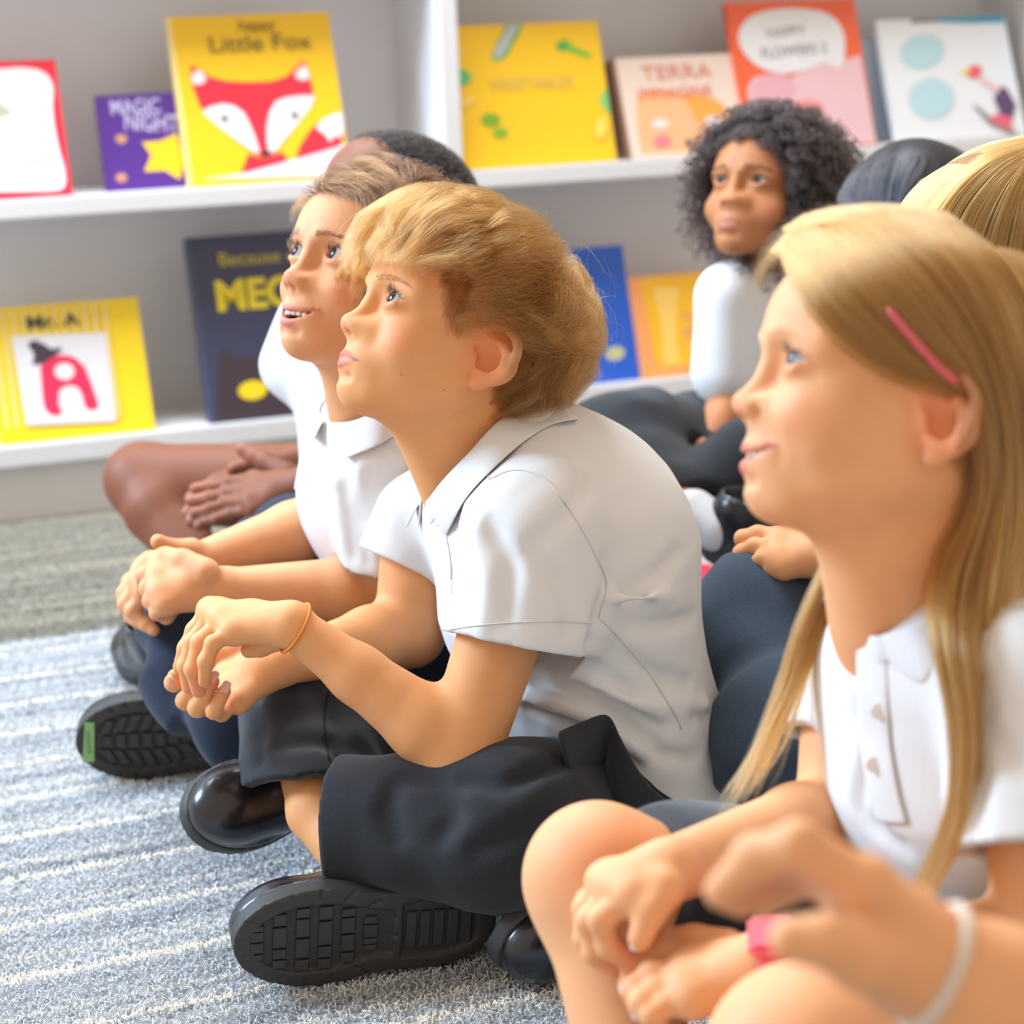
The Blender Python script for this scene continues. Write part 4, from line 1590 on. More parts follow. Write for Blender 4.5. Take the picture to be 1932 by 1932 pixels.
def fld_side(p, t, r):
    back = np.clip((-p[:, 1] - 14) / 45, 0, 1)
    frnt = np.clip((p[:, 1] - 5) / 30, 0, 1)
    v = np.stack([0 * back, -.55 + .45 * back + .75 * frnt + .3 * (r[:, 0] - .5), -1 - 0 * back], -1)
    nape = np.clip((-p[:, 2] + 10) / 45, 0, 1) * back
    return v + nape[:, None] * A([0, .75, -.2]) + (r[:, :3] - .5) * .6


def lift_side(p0, t, r):
    back = np.clip((-p0[:, 1] - 20) / 45, 0, 1)
    low = np.clip((p0[:, 2] + 40) / 60, .25, 1)
    return (1.0 + (5 + 31 * back * low) * r[:, 3]) * min(1, .2 + t * 1.6) * (1 - .35 * max(0, t - .6) / .4)


def step_side(p0, r):
    back = np.clip((-p0[:, 1] - 20) / 45, 0, 1)
    room = np.clip((p0[:, 2] - np.interp(p0[:, 1], *LINE1)) / 11, .35, 9)
    return np.minimum(1.3 + 1.2 * r[:, 1] + back * 2.6, np.where(back > .5, 9, room + .5))


s2, _ = grow(fr1, skull, surf_roots(keep_side), 15000, 11, step_side, fld_side, lift_side, 12, .06, .5, 420)
hair_obj('hair_strands', s2, H1d, hcap, .00013, .00003)
# loose flyaway hairs
s3, _ = grow(fr1, skull, surf_roots(keep_top), 380, 17, lambda p0, r: 4.5 + 3 * r[:, 0], lambda p, t, r: fld_top(p, t, r) + (r[:, :3] - .5) * 1.1, lambda p0, t, r: lift_top(p0, t, r) + 16 * t * r[:, 2], 13, .3)
s3 = trim(fr1, s3, eyezone)
hair_obj('hair_strands', s3, H1, hcap, .00008, .00003)

# polo shirt
FT = dirg(15)
B1, C1, U1 = G(1175, 1480, 1.94), G(1062, 1095, 1.92), G(1010, 945, 1.92)
hemn, hemc = norm(G(965, 1216, 1.775) - S1), G(970, 1216, 1.775)


def group(g):
    return lambda p: sdf_eval(g, p)


def shell_end(core, c, n, t=.013, depth=.015):
    """hollow the open end of a sleeve or trouser leg"""
    return lambda p: np.maximum(core(p) + t, -((p - c) @ n) - depth)


sh = [add(flatcone(B1, C1, .140, .136, FT, .78)), add(flatcone(C1, U1, .130, .085, FT, .85), .05),
      add(ell(G(1110, 990, 1.925), (.085, .10, .085)), .05),
      add(cone(G(1010, 990, 1.81), G(850, 955, 2.03), .050, .048), .05),
      add(cone(G(1000, 885, 1.93), G(980, 860, 1.93), .050, .048), .04)]
slv_core = group([add(cone(S1, hemc + hemn * .03, .058, .066)), add(cone(S1, G(1040, 1160, 1.79), .056, .056), .03)])
slv = [add(slv_core), cut(plane(hemc, hemn), .001)]
fln, flc = norm(G(757, 1080, 2.01) - S1f), G(762, 1066, 2.01)
slf_core = cone(S1f, G(757, 1090, 2.01), .050, .050)
slf = [add(slf_core), cut(plane(flc, fln), .001)]
sh += [add(group(slv), .016), add(group(slf), .016)]
sh += [sub(shell_end(slv_core, hemc, hemn), .001), sub(shell_end(slf_core, flc, fln), .001)]


def crease(ops, px, r=.002, k=.012, g0=1.6, g1=2.1, kind='sub'):
    pts = hits(ops, px, g0, g1)
    pts = spline(pts, 4)
    n = len(pts)
    rs = [r * math.sin(math.pi * (i + .6) / (n + .2)) for i in range(n)]
    return (kind, chain(pts, rs), k)


base_sh = list(sh)
for px, r in (([(1142, 1060), (1148, 1110), (1135, 1160), (1120, 1215)], .0045), ([(1140, 1150), (1230, 1090), (1285, 1040)], .0030), ([(1135, 1175), (1220, 1180), (1310, 1165)], .0022),
              ([(1128, 1200), (1210, 1260), (1300, 1290)], .0026), ([(1120, 1225), (1180, 1320), (1240, 1370)], .0026), ([(1010, 1290), (1110, 1330), (1230, 1400)], .0030),
              ([(1000, 1335), (1100, 1370), (1200, 1440)], .0028), ([(1060, 1300), (1180, 1310), (1330, 1350)], .0022), ([(920, 985), (960, 1060), (960, 1160)], .0024),
              ([(880, 1010), (880, 1090), (870, 1140)], .0018), ([(1010, 1040), (1060, 1110), (1075, 1190)], .0022), ([(1180, 1380), (1240, 1420), (1310, 1430)], .0024),
              ([(1100, 880), (1080, 960), (1010, 1020)], .0016)):
    sh.append(crease(base_sh, px, r * 1.3, .016))
for px, r in (([(1150, 1130), (1250, 1125), (1330, 1110)], .0018), ([(1120, 1290), (1220, 1330), (1330, 1330)], .0026), ([(1000, 1310), (1100, 1350), (1210, 1420)], .0024), ([(900, 1000), (920, 1100), (910, 1180)], .0022)):
    sh.append(crease(base_sh, px, r, .018, kind='add'))
sh.append(disp(lambda p: .0016 * waves(p * A([1, 1, .55]), 95, 5) + .0008 * waves(p, 210, 6)))
sh.append(cut(plane(G(1250, 1600, 1.95), A([0, 0, -1.])), .004))
shirt1 = build_sdf('shirt', sh, *bounds([B1, G(1390, 1400, 1.9), G(1390, 1560, 1.9), S1 - A([.1, .1, 0]), G(720, 1060, 2.08), G(1000, 800, 1.9), G(1100, 1000, 2.1)], .09), .0026, M_SHIRT, boy)
# sleeve hem band
hb = []
for i in range(25):
    pass
# seams
M_SEAM = mat('seam', (.66, .645, .63), .9, .1)
shf = sh
for px in ([(922, 905), (960, 888), (1000, 890), (1040, 915), (1090, 985), (1130, 1060), (1145, 1105), (1130, 1165)], [(1130, 1165), (1165, 1200), (1225, 1270), (1275, 1350), (1285, 1375)],
           [(846, 1188), (900, 1180), (980, 1174), (1060, 1172), (1112, 1176)], [(917, 865), (922, 905)], [(842, 1010), (850, 1060), (852, 1120)]):
    tube('seam', hits(shf, resample(px, 30), 1.6, 2.1) + TW * .0002, .0006, M_SEAM, shirt1, 6)
# collar
neck_ops = [add(cone(fr1.out((0, -16, -30)), NK, .044, .050)), add(cone(fr1.out((0, 20, -45)), G(870, 900, 1.92), .028, .034), .03)]
shb = [o for o in sh if o[0] != 'disp']
near = [((1046, 758), (1092, 792)), ((985, 766), (1040, 803)), ((935, 800), (985, 838)), ((885, 855), (925, 892)), ((838, 903), (878, 945)), ((803, 945), (840, 1018))]
far = [((1010, 770), (1050, 800), 1.975, 1.985), ((930, 815), (940, 830), 1.985, 2.0), ((850, 890), (840, 900), 1.98, 2.0), ((800, 935), (780, 960), 1.95, 1.965), ((793, 950), (765, 1000), 1.935, 1.95)]
rows = []
for (a, b_, ga, gb) in far[::-1]:
    i_, o_ = G(*a, ga), G(*b_, gb)
    rows.append([i_ * .8 + o_ * .2 - A([0, 0, .018]), i_ - A([0, 0, .004]), i_ + A([0, 0, .002]), i_ * .5 + o_ * .5 + A([0, 0, .003]), o_])
for k_, (a, b_) in enumerate(near):
    i_ = hit(neck_ops, *a, 1.7, 1.96 - .02 * (k_ < 1)) + TW * .006
    o_ = hit(shb, *b_, 1.7, 1.95) + TW * .005
    i_ = i_ * .6 + (o_ + (i_ - o_) - TW * ((i_ - o_) @ TW) * .6) * .4
    rows.append([i_ * .8 + o_ * .2 - A([0, 0, .018]) - TW * .004, i_ - A([0, 0, .004]), i_ + A([0, 0, .002]), i_ * .5 + o_ * .5 + TW * .004, o_])
strip('collar', rows, M_RIB, shirt1, .0026)

# trousers
HL, KL, AL = G(1205, 1545, 1.90), G(955, 1560, 1.735), G(655, 1552, 1.775)
HR, KR, AR = G(1110, 1500, 2.03), G(580, 1362, 1.95), G(590, 1480, 1.87)
nl_core = group([add(cone(HL, KL, .090, .071)), add(chain([KL, KL + (AL - KL) * .5, AL, AL + (AL - KL) * .2], [.068, .063, .057, .057], .01), .03)])
nlc, nln = G(640, 1548, 1.775), norm(AL - KL)
fl_core = group([add(cone(HR, KR, .085, .060)), add(chain([KR, KR + (AR - KR) * .5, AR, AR + (AR - KR) * .3], [.062, .064, .066, .066], .01), .02)])
flc2, fln2 = G(590, 1500, 1.86), norm(-UPV - RT * .06 + TW * .35)
tr = [add(group([add(nl_core), cut(plane(nlc, nln), .002)])), add(group([add(fl_core), cut(plane(flc2, fln2), .002)]), .01),
      add(cone(G(1175, 1500, 1.93), G(1110, 1480, 2.02), .092, .09), .04),
      sub(shell_end(nl_core, nlc, nln, .014, .02), .001), sub(shell_end(fl_core, flc2, fln2, .014, .02), .001)]
bt = list(tr)
for px, r in (([(770, 1470), (820, 1480), (850, 1530), (830, 1580)], .005), ([(740, 1480), (730, 1530), (745, 1580)], .0045), ([(880, 1470), (960, 1480), (1060, 1440)], .003),
              ([(1130, 1400), (1190, 1470), (1250, 1520)], .003), ([(480, 1310), (485, 1370), (490, 1430)], .0022), ([(600, 1300), (640, 1360), (650, 1410)], .0035), ([(540, 1400), (640, 1400), (700, 1420)], .003), ([(900, 1600), (1000, 1560), (1100, 1560)], .0025)):
    tr.append(crease(bt, px, r * 1.3, .02))
tr.append(disp(lambda p: .0016 * waves(p, 75, 8) + .0011 * folds(p * A([1, 1, 1.3]), 55, 9)))
tr1 = build_sdf('trousers', tr, *bounds([HL, KL, AL, HR, KR, AR, G(1290, 1600, 1.85), G(430, 1500, 1.9)], .13), .0032, M_PANTS, boy)

# waistband and seams of the trousers
trb = tr
wbp = [((1050, 1380), (1072, 1450)), ((1098, 1360), (1108, 1440)), ((1146, 1347), (1142, 1440)), ((1172, 1392), (1148, 1462)), ((1198, 1440), (1158, 1500)), ((1230, 1484), (1182, 1540)), ((1286, 1532), (1240, 1590))]
rows = []
for a_, b_ in wbp:
    lo_ = hit(tr, *b_, 1.6, 2.0)
    hi_ = G(*a_, float((lo_ - CAM_POS) @ HEAD) - .004)
    rows.append([hi_, hi_ * .55 + lo_ * .45 + TW * .003, lo_ + TW * .001, lo_ - TW * .006 - A([0, 0, .01])])
strip('waistband', rows, M_PANTS, tr1, .004, 1)
M_PSEAM = mat('trouser_seam', (.016, .017, .019), .9, .1)
for px in ([(620, 1305), (612, 1350), (614, 1395), (622, 1435)],):
    tube('seam', hits(trb, resample(px, 26), 1.55, 2.1) + TW * .0003, .0008, M_PSEAM, tr1, 6)

# shoes
shoe('shoe', boy, Z(598, 1772, .052), (0, .140, 0), -RT * .96 - UPV * .04 + TW * .26, -TW * .92 + UPV * .38, tread='grid', scale=1.12)
shoe('shoe', boy, G(425, 1525, 1.86), (0, .165, .02), TW * .62 - RT * .70 - UPV * .12, RT * .62 + TW * .62 + UPV * .35, tread=None)
# cord bracelet
WB, wd = G(566, 1170, 1.776), norm(hw - E1)
wa = norm(np.cross(wd, A([.2, .3, .9]))); wb_ = np.cross(wd, wa)
bodyf = lambda p: sdf_eval(ops_arm, p)
ops_arm = [add(chain([E1, E1 + (W1 - E1) * .22, E1 + (W1 - E1) * .62, W1, W1 + (W1 - E1) * .3], [.031, .0325, .0245, .0190, .0185], .01))]
ring = []
ax = norm(RT * .55 - UPV * .42 + TW * .1)
tl = norm(wd + TW * .30 - UPV * .12)
wa = norm(np.cross(tl, A([.2, .3, .9]))); wb_ = np.cross(tl, wa)
for i in range(96):
    a_ = 2 * math.pi * i / 96
    d_ = wa * math.cos(a_) + wb_ * math.sin(a_)
    p = WB.copy()
    for _ in range(40):
        e = float(bodyf((p)[None])[0])
        if e > .0012: break
        p = p + d_ * max(.0012 - e, .0002)
    ring.append(p)
tube('bracelet', ring, .0014, mat('orange_cord', (.72, .22, .02), .6, .3), boy, 8, True, .22)
# ------------------------------------------------------------------ the long-haired girl
SK2, LIP2, FL2 = (.75, .365, .17), (.58, .14, .115), (.76, .255, .12)
girl = empty('person', tuple(Z(1700, 2150, 0)))
tag(girl, 'smiling girl with long straight blond hair and a pink hair clip, seen in profile', 'person')
M_SKIN2 = skin_mat('skin_fair_girl')
fr2 = head_frame(1690, 792, 1.27, 5, 11.5, 0, .965)
q2 = dict(lid=(6.6, 2.6), smile=1.0, open=3.0, ear_out=26, ear=.95, full=1.1, ear_wide=1.2)
hops, pl2 = head_ops(q2)
ops = in_frame(fr2, hops)
ops += [add(cone(fr2.out((0, -14, -30)), G(1715, 1200, 1.29), .041, .045), .02), add(cone(fr2.out((0, 22, -45)), G(1675, 1150, 1.275), .026, .030), .03)]
# far arm
S2f, E2f, W2f = G(1610, 1270, 1.40), G(1585, 1545, 1.35), G(1262, 1642, 1.21)
ops += [add(cone(S2f, E2f, .034, .030), .01), add(chain([E2f, E2f + (W2f - E2f) * .25, W2f], [.030, .030, .0190], .01), .012)]
ops += hand_ops(W2f, [G(1192, 1690, 1.186), G(1170, 1673, 1.199), G(1153, 1665, 1.212), G(1142, 1664, 1.225)],
                [[G(1134, 1736, 1.184), G(1150, 1785, 1.184), G(1178, 1808, 1.184)], [G(1113, 1738, 1.20), G(1124, 1795, 1.198), G(1160, 1822, 1.196)],
                 [G(1106, 1714, 1.217), G(1107, 1770, 1.215), G(1130, 1808, 1.21)], [G(1108, 1700, 1.232), G(1104, 1745, 1.232), G(1118, 1780, 1.228)]],
                [G(1250, 1678, 1.188), G(1228, 1716, 1.176), G(1207, 1772, 1.17)], rf=.0078, palm=(G(1216, 1668, 1.203), .0145))
# near arm
S2, E2, W2 = G(1945, 1330, 1.18), G(1985, 1800, 1.13), G(1440, 1830, 1.15)
ops += [add(cone(S2, E2, .034, .031), .01), add(chain([E2, E2 + (W2 - E2) * .25, W2], [.031, .030, .020], .01), .012)]
ops += hand_ops(W2, [G(1310, 1815, 1.185), G(1298, 1835, 1.165), G(1298, 1858, 1.15), G(1305, 1884, 1.14)],
                [[G(1240, 1800, 1.19), G(1200, 1825, 1.185), G(1186, 1862, 1.18)],
                 [G(1232, 1840, 1.165), G(1200, 1868, 1.16), G(1206, 1900, 1.16)],
                 [G(1240, 1870, 1.15), G(1212, 1892, 1.145), G(1222, 1916, 1.15)],
                 [G(1256, 1895, 1.14), G(1230, 1915, 1.137), G(1240, 1935, 1.14)]],
                [G(1370, 1795, 1.19), G(1310, 1780, 1.20), G(1250, 1780, 1.205), G(1206, 1778, 1.21)], rf=.0080, rw=.022, palm=(G(1370, 1840, 1.165), .018))
# legs
K2, HP2, A2 = G(1135, 1668, 1.30), G(1660, 1800, 1.38), G(1215, 2080, 1.22)
ops += [add(cone(HP2, K2, .068, .045), .01), add(sphere(G(1118, 1632, 1.295), .034), .03), add(cone(K2, A2, .043, .034), .02)]
K2n = G(1520, 2010, 1.04)
ops += [add(cone(G(1850, 1990, 1.22), K2n, .07, .052), .01), add(cone(K2n, G(1500, 2280, 1.18), .048, .036), .02)]
V, F = sdf_mesh(ops, *bounds([fr2.c - .15, fr2.c + .15, E2, W2, W2f, G(1030, 1700, 1.3), A2, K2n, G(1500, 2280, 1.18), HP2], .08), .0021)
hl2 = fr2.f(lambda p: -(p[..., 2] - np.interp(p[..., 1], [-120, -60, -20, -12, 30, 45, 70, 95], [-45, -45, -20, 20, 26, 45, 78, 92])) * .7)
lay = [(hl2, (.34, .18, .075), .008, .9)] + face_paint(fr2, pl2, SK2, LIP2, FL2)
lay += [(sphere(G(1120, 1600, 1.28), .035), FL2, .05, .35), (sphere(K2n, .05), FL2, .05, .3)]
for tp in (G(1186, 1862, 1.18), G(1206, 1900, 1.16), G(1138, 1800, 1.22), G(1158, 1818, 1.205), G(1200, 1776, 1.18), G(1176, 1818, 1.192)):
    lay.append((sphere(tp, .014), FL2, .014, .6))
body2 = mesh_obj('body', V, F, M_SKIN2, girl, col=paint(V, SK2, lay))
print('girl body', len(V))
hf = lambda p: sdf_eval(in_frame(fr2, hops[:40]), p)
for s in (-1, 1):
    build_eye(fr2, s, (-.16, .95, .20), (.07, .09, .11), girl, M_EYE)
    hair_obj('eyelashes', lashes_pts(fr2, s, q2, 70, 13 + s), M_LASH, girl, .00014, .00004)
    hair_obj('eyebrow', brow_pts(fr2, hf, s, 130, 15 + s, 34), hair_mat('fair_brow', (.40, .24, .10), (.5, .32, .15)), girl, .00009, .00003)
# teeth
M_TEETH = mat('teeth', (.80, .76, .68), .25, .5)


def teeth(fr, z, parent, y=82.0, rx=19, n=8, hgt=6.0):
    for i in range(n):
        a = (i - (n - 1) / 2) / n * 2.1
        c = A([math.sin(a) * rx, y - rx + math.cos(a) * rx, z])
        build_sdf('tooth', [add(fr.f(ell(c, (rx * 1.0 / n * 1.12, 2.6, hgt / 2))))], fr.out(c) - .008, fr.out(c) + .008, .0011, M_TEETH, parent)


teeth(fr2, -39.5, girl, 86.0, 22)

# hair: guides from the parting over the near side, tucked behind the ear
H2 = hair_mat('long_blond_hair', (.10, .033, .0055), (.47, .195, .044), .25)
M_HCAP2 = mat('blond_underlayer', (.30, .150, .052), .6, .3, noise=(200, .3))
capo = [add(ell((0, -9, 50), (68, 95, 71))), cut(lambda p: -(p[..., 2] - np.interp(p[..., 1], [-120, -60, -20, -8, 22, 34, 60, 75, 95], [-60, -55, -30, 26, 30, 40, 72, 84, 100]) - 3), 8)]
hcap2 = build_sdf('hair', in_frame(fr2, capo), fr2.c - .2, fr2.c + .2, .003, M_HCAP2, girl)
hs2 = in_frame(fr2, [add(lambda p: skull(p) - 9)])


def on_head(ops_, pts, gmid, tail):
    """guide: pixel points laid on the head, then tail points with their own distance"""
    out = list(hits(ops_, pts, gmid - .18, gmid + .02))
    return out + [G(*t) for t in tail]


gd = [on_head(hs2, [(1458, 474), (1470, 470), (1510, 560), (1580, 650), (1660, 708), (1745, 738), (1812, 760)], 1.27, [(1838, 850, 1.225), (1825, 960, 1.23), (1765, 1080, 1.21), (1762, 1200, 1.17), (1795, 1350, 1.15), (1800, 1500, 1.14), (1750, 1640, 1.14), (1690, 1750, 1.14)]),
      on_head(hs2, [(1490, 440), (1560, 540), (1650, 640), (1750, 705), (1820, 745)], 1.27, [(1850, 850, 1.22), (1840, 960, 1.225), (1790, 1080, 1.205), (1785, 1200, 1.165), (1812, 1350, 1.145), (1812, 1500, 1.135), (1765, 1640, 1.135), (1702, 1740, 1.135)]),
      on_head(hs2, [(1530, 420), (1620, 520), (1720, 630), (1800, 710)], 1.27, [(1858, 830, 1.21), (1856, 960, 1.215), (1812, 1090, 1.20), (1800, 1210, 1.16), (1825, 1350, 1.14), (1822, 1500, 1.13), (1780, 1640, 1.13), (1715, 1735, 1.13)]),
      on_head(hs2, [(1580, 405), (1690, 500), (1790, 620), (1850, 730)], 1.27, [(1880, 850, 1.215), (1876, 980, 1.22), (1838, 1110, 1.20), (1820, 1230, 1.155), (1838, 1350, 1.14), (1834, 1480, 1.13), (1800, 1600, 1.125), (1740, 1700, 1.13)]),
      on_head(hs2, [(1650, 398), (1770, 480), (1860, 620), (1900, 760)], 1.27, [(1912, 880, 1.22), (1905, 1010, 1.22), (1875, 1130, 1.20), (1850, 1250, 1.16), (1850, 1360, 1.145)]),
      on_head(hs2, [(1730, 400), (1850, 500), (1920, 660)], 1.27, [(1945, 830, 1.235), (1940, 1000, 1.235), (1925, 1120, 1.22), (1915, 1240, 1.20)]),
      on_head(hs2, [(1800, 415), (1920, 520)], 1.27, [(1985, 700, 1.25), (1990, 900, 1.26), (1975, 1100, 1.26), (1965, 1260, 1.26)])]
st = sheet_hair(gd, 12000, 26, .012, 21, .0018, .0022, .22, .65, 200)
hair_obj('hair_strands', st, H2, hcap2, .00010, .00004)
ov = [[G(x_, y_, 1.30)] + list(gd[j_][:6]) for j_, x_, y_ in ((1, 1478, 432), (2, 1516, 408), (3, 1566, 394), (4, 1636, 386), (5, 1716, 388), (6, 1788, 402))]
hair_obj('hair_strands', sheet_hair(ov, 5000, 18, .006, 27, .0018, .0015, .25, .5, 120), H2, hcap2, .00010, .00004)
top = [on_head(hs2, [(1452, 500), (1450, 478)], 1.27, [(1432, 520, 1.30), (1424, 560, 1.31), (1430, 600, 1.32)]),
       on_head(hs2, [(1540, 425), (1500, 430)], 1.27, [(1455, 470, 1.31), (1436, 520, 1.33), (1432, 580, 1.33)]),
       [G(1620, 398, 1.26), G(1560, 405, 1.29), G(1490, 440, 1.33), G(1440, 520, 1.35)], [G(1720, 392, 1.26), G(1660, 392, 1.30), G(1600, 420, 1.34), G(1560, 560, 1.36)]]
hair_obj('hair_strands', sheet_hair(top, 240, 14, .006, 22, .004, .004, .5), H2, hcap2, .00008, .00003)
farl = [[G(1600, 985, 1.33), G(1560, 1060, 1.335), G(1510, 1170, 1.335), G(1470, 1300, 1.33), G(1420, 1430, 1.32), G(1352, 1556, 1.31)],
        [G(1610, 990, 1.34), G(1578, 1070, 1.345), G(1535, 1180, 1.345), G(1490, 1300, 1.34), G(1440, 1420, 1.33), G(1385, 1520, 1.325)],
        [G(1620, 990, 1.35), G(1590, 1090, 1.355), G(1556, 1190, 1.355), G(1510, 1310, 1.35), G(1470, 1420, 1.34), G(1430, 1500, 1.335)]]
hair_obj('hair_strands', sheet_hair(farl, 1500, 22, .008, 23, .003, .004, .5, .7, 26), H2, hcap2, .00012, .00004)
hair_obj('hair_strands', sheet_hair([[G(1690, 900, 1.33), G(1650, 1010, 1.34), G(1610, 1130, 1.345), G(1600, 1250, 1.34)], [G(1760, 900, 1.31), G(1740, 1040, 1.32), G(1700, 1140, 1.33), G(1660, 1240, 1.34)]], 1200, 14, .01, 24, .003, .003, .4), H2, hcap2, .00012, .00004)
bk_, _ = grow(fr2, skull, surf_roots(lambda p, rs: (p[:, 2] > -30) & ((p[:, 1] < -30) | ((p[:, 0] > 12) & (p[:, 1] < 60 - p[:, 0] * .3) & (p[:, 2] > 10)))), 4500, 18, lambda p0, r: 9 + 5 * r[:, 0] + np.clip(p0[:, 2] / 20, 0, 6), lambda p, t, r: np.stack([.15 * np.sign(p[:, 0]), -.45 + 0 * p[:, 1], -1 + 0 * p[:, 1]], -1) + (r[:, :3] - .5) * .12, lambda p0, t, r: 3 + 8 * r[:, 3], 28, .03, .5, 120, lock=.04)
hair_obj('hair_strands', bk_, H2, hcap2, .00016, .00006)
fly = sheet_hair(gd, 140, 26, .03, 25, .009, .010, .3, 0)
hair_obj('hair_strands', fly, H2, hcap2, .00007, .00003)
cl = [hit(hs2, x, y, 1.1, 1.28) + TW * .004 for x, y in ((1672, 582), (1720, 640), (1765, 690), (1806, 726))]
tube('hair_clip', resample(cl, 14), [.0012] + [.0026] * 12 + [.0012], mat('pink_clip', (.62, .10, .13), .35, .5), girl, 8)

# polo shirt
FT2 = dirg(15)
B2, C2, U2 = G(1870, 1660, 1.32), G(1830, 1400, 1.295), G(1765, 1240, 1.29)
hn2, hc2 = norm(G(1965, 1600, 1.14) - S2), G(1955, 1605, 1.14)
sl_core = cone(S2 + A([0, 0, -.01]), hc2 + hn2 * .03, .050, .056)
hn2f, hc2f = norm(E2f - S2f), G(1578, 1392, 1.39)
slf_core = cone(G(1610, 1245, 1.40), hc2f + hn2f * .03, .040, .046)
sh = [add(flatcone(B2, C2, .112, .108, FT2, .74)), add(flatcone(C2, U2, .105, .068, FT2, .80), .04),
      add(cone(S2 + A([0, 0, .015]), S2f + A([0, 0, .01]), .042, .040), .04), add(cone(G(1735, 1210, 1.29), G(1725, 1165, 1.29), .046, .044), .03),
      add(group([add(sl_core), cut(plane(hc2, hn2), .001)]), .014), add(group([add(slf_core), cut(plane(hc2f, hn2f), .001)]), .014),
      sub(shell_end(sl_core, hc2, hn2), .001), sub(shell_end(slf_core, hc2f, hn2f), .001)]
shb = list(sh)
for px, r in (([(1850, 1280), (1848, 1400), (1838, 1560)], .004), ([(1600, 1230), (1640, 1400), (1650, 1540)], .0014), ([(1560, 1210), (1640, 1330), (1660, 1420)], .002), ([(1640, 1420), (1620, 1530), (1700, 1600)], .002), ([(1880, 1400), (1930, 1450)], .002)):
    sh.append(crease(shb, px, r * 1.2, .014, 1.05, 1.45))
sh.append(disp(lambda p: .0016 * waves(p * A([1, 1, .5]), 90, 15)))
sh.append(cut(plane(G(1800, 1670, 1.25), A([0, 0, -1.])), .003))
shirt2 = build_sdf('shirt', sh, *bounds([B2, C2, S2, S2f, hc2, hc2f, G(1700, 1100, 1.29), G(2000, 1500, 1.3)], .13), .0028, M_SHIRT, girl)
nk2 = [add(cone(fr2.out((0, -14, -30)), G(1700, 1200, 1.29), .046, .052)), add(cone(fr2.out((0, 22, -45)), G(1655, 1150, 1.27), .028, .034), .03)]
rows = []
for a, b_, ga, gb in (((1598, 1095), (1530, 1160), 1.335, 1.345), ((1592, 1060), (1535, 1120), 1.345, 1.36), ((1640, 1040), (1600, 1070), 1.36, 1.38), ((1720, 1050), (1740, 1080), 1.36, 1.38), ((1790, 1085), (1835, 1130), 1.32, 1.33),
                      ((1800, 1130), (1850, 1190), 1.27, 1.255), ((1770, 1160), (1815, 1225), 1.235, 1.21), ((1720, 1180), (1765, 1260), 1.225, 1.20), ((1660, 1195), (1738, 1292), 1.235, 1.205), ((1632, 1200), (1690, 1262), 1.25, 1.225)):
    i_, o_ = G(*a, ga), G(*b_, gb)
    rows.append([i_ * .9 + o_ * .1 - A([0, 0, .016]), i_ - A([0, 0, .004]), i_ + A([0, 0, .001]), i_ * .5 + o_ * .5 + A([0, 0, .003]), o_])
strip('collar', rows, M_RIB, shirt2, .0026)
pk = [(hit(shb, x, y, 1.0, 1.45) + TW * .0025, hit(shb, x + 62, y + 6, 1.0, 1.45) + TW * .0025) for x, y in ((1612, 1215), (1614, 1300), (1618, 1390), (1632, 1480), (1650, 1550))]
strip('placket', [[a, a * .5 + b_ * .5 + TW * .0015, b_] for a, b_ in pk], M_SHIRT, shirt2, .002, 1)
M_BTN = mat('pearl_button', (.80, .76, .74), .25, .5)
for x, y in ((1654, 1340), (1645, 1440)):
    disc('button', hit(shb, x, y, 1.0, 1.45) + TW * .006, TW, .0052, .0012, M_BTN, shirt2)
# pleated skirt
M_SKIRT = mat('charcoal_skirt', (.022, .028, .034), .85, .2, bump=(900, .4, .0006), sheen=.3)
sk_core = group([add(cone(HP2, G(1290, 1690, 1.32), .084, .064)), add(cone(G(1850, 1990, 1.22), G(1640, 2010, 1.10), .09, .07), .03), add(sphere(G(1830, 1800, 1.32), .115), .04)])
skn, skc = norm(G(1200, 1690, 1.30) - HP2), G(1245, 1600, 1.31)
skn2, skc2 = norm(K2n - G(1850, 1990, 1.22)), G(1690, 2000, 1.13)
sk = [add(sk_core), cut(plane(skc, skn), .002), sub(shell_end(sk_core, skc, skn, .012, .012), .001), cut(plane(skc2, skn2), .002),
      disp(lambda p: .0045 * np.sin((p @ skn) * 8 + (p[..., 2]) * 150) * .5 + .002 * waves(p, 70, 33))]
build_sdf('skirt', sk, *bounds([HP2, skc, G(1850, 1990, 1.22), G(1900, 1800, 1.35)], .17), .0032, M_SKIRT, girl)
shoe('shoe', girl, Z(1010, 1775, .045), (0, .165, .02), TW * .66 - RT * .66 - UPV * .10, RT * .55 + TW * .62 - UPV * .45, tread=None)
# pink watch
WV = norm(W2 - E2)
u_ = norm(np.cross(WV, A([.1, .2, .9]))); v_ = np.cross(WV, u_)
wc = E2 + (W2 - E2) * .955
M_PINK = mat('pink_plastic', (.80, .12, .16), .35, .5)
ringp = [[wc + WV * s_ + (u_ * math.cos(a) + v_ * math.sin(a)) * .0262 for s_ in (-.010, -.004, .004, .010)] for a in np.linspace(0, 2 * math.pi, 19)]
wt = strip('watch', ringp, M_PINK, girl, .003, 1)
box('watch_case', (-.014, -.014, -.004), (.014, .014, .006), M_PINK, None, .003)
wcase = bpy.data.objects['watch_case']
zz = norm(TW * .55 + UPV * .75); zz = norm(zz - WV * (zz @ WV))
wcase.matrix_world = Matrix.Translation(Vector(wc + zz * .027)) @ Matrix(np.stack([WV, np.cross(zz, WV), zz], 1).tolist()).to_4x4()
wcase.parent = wt
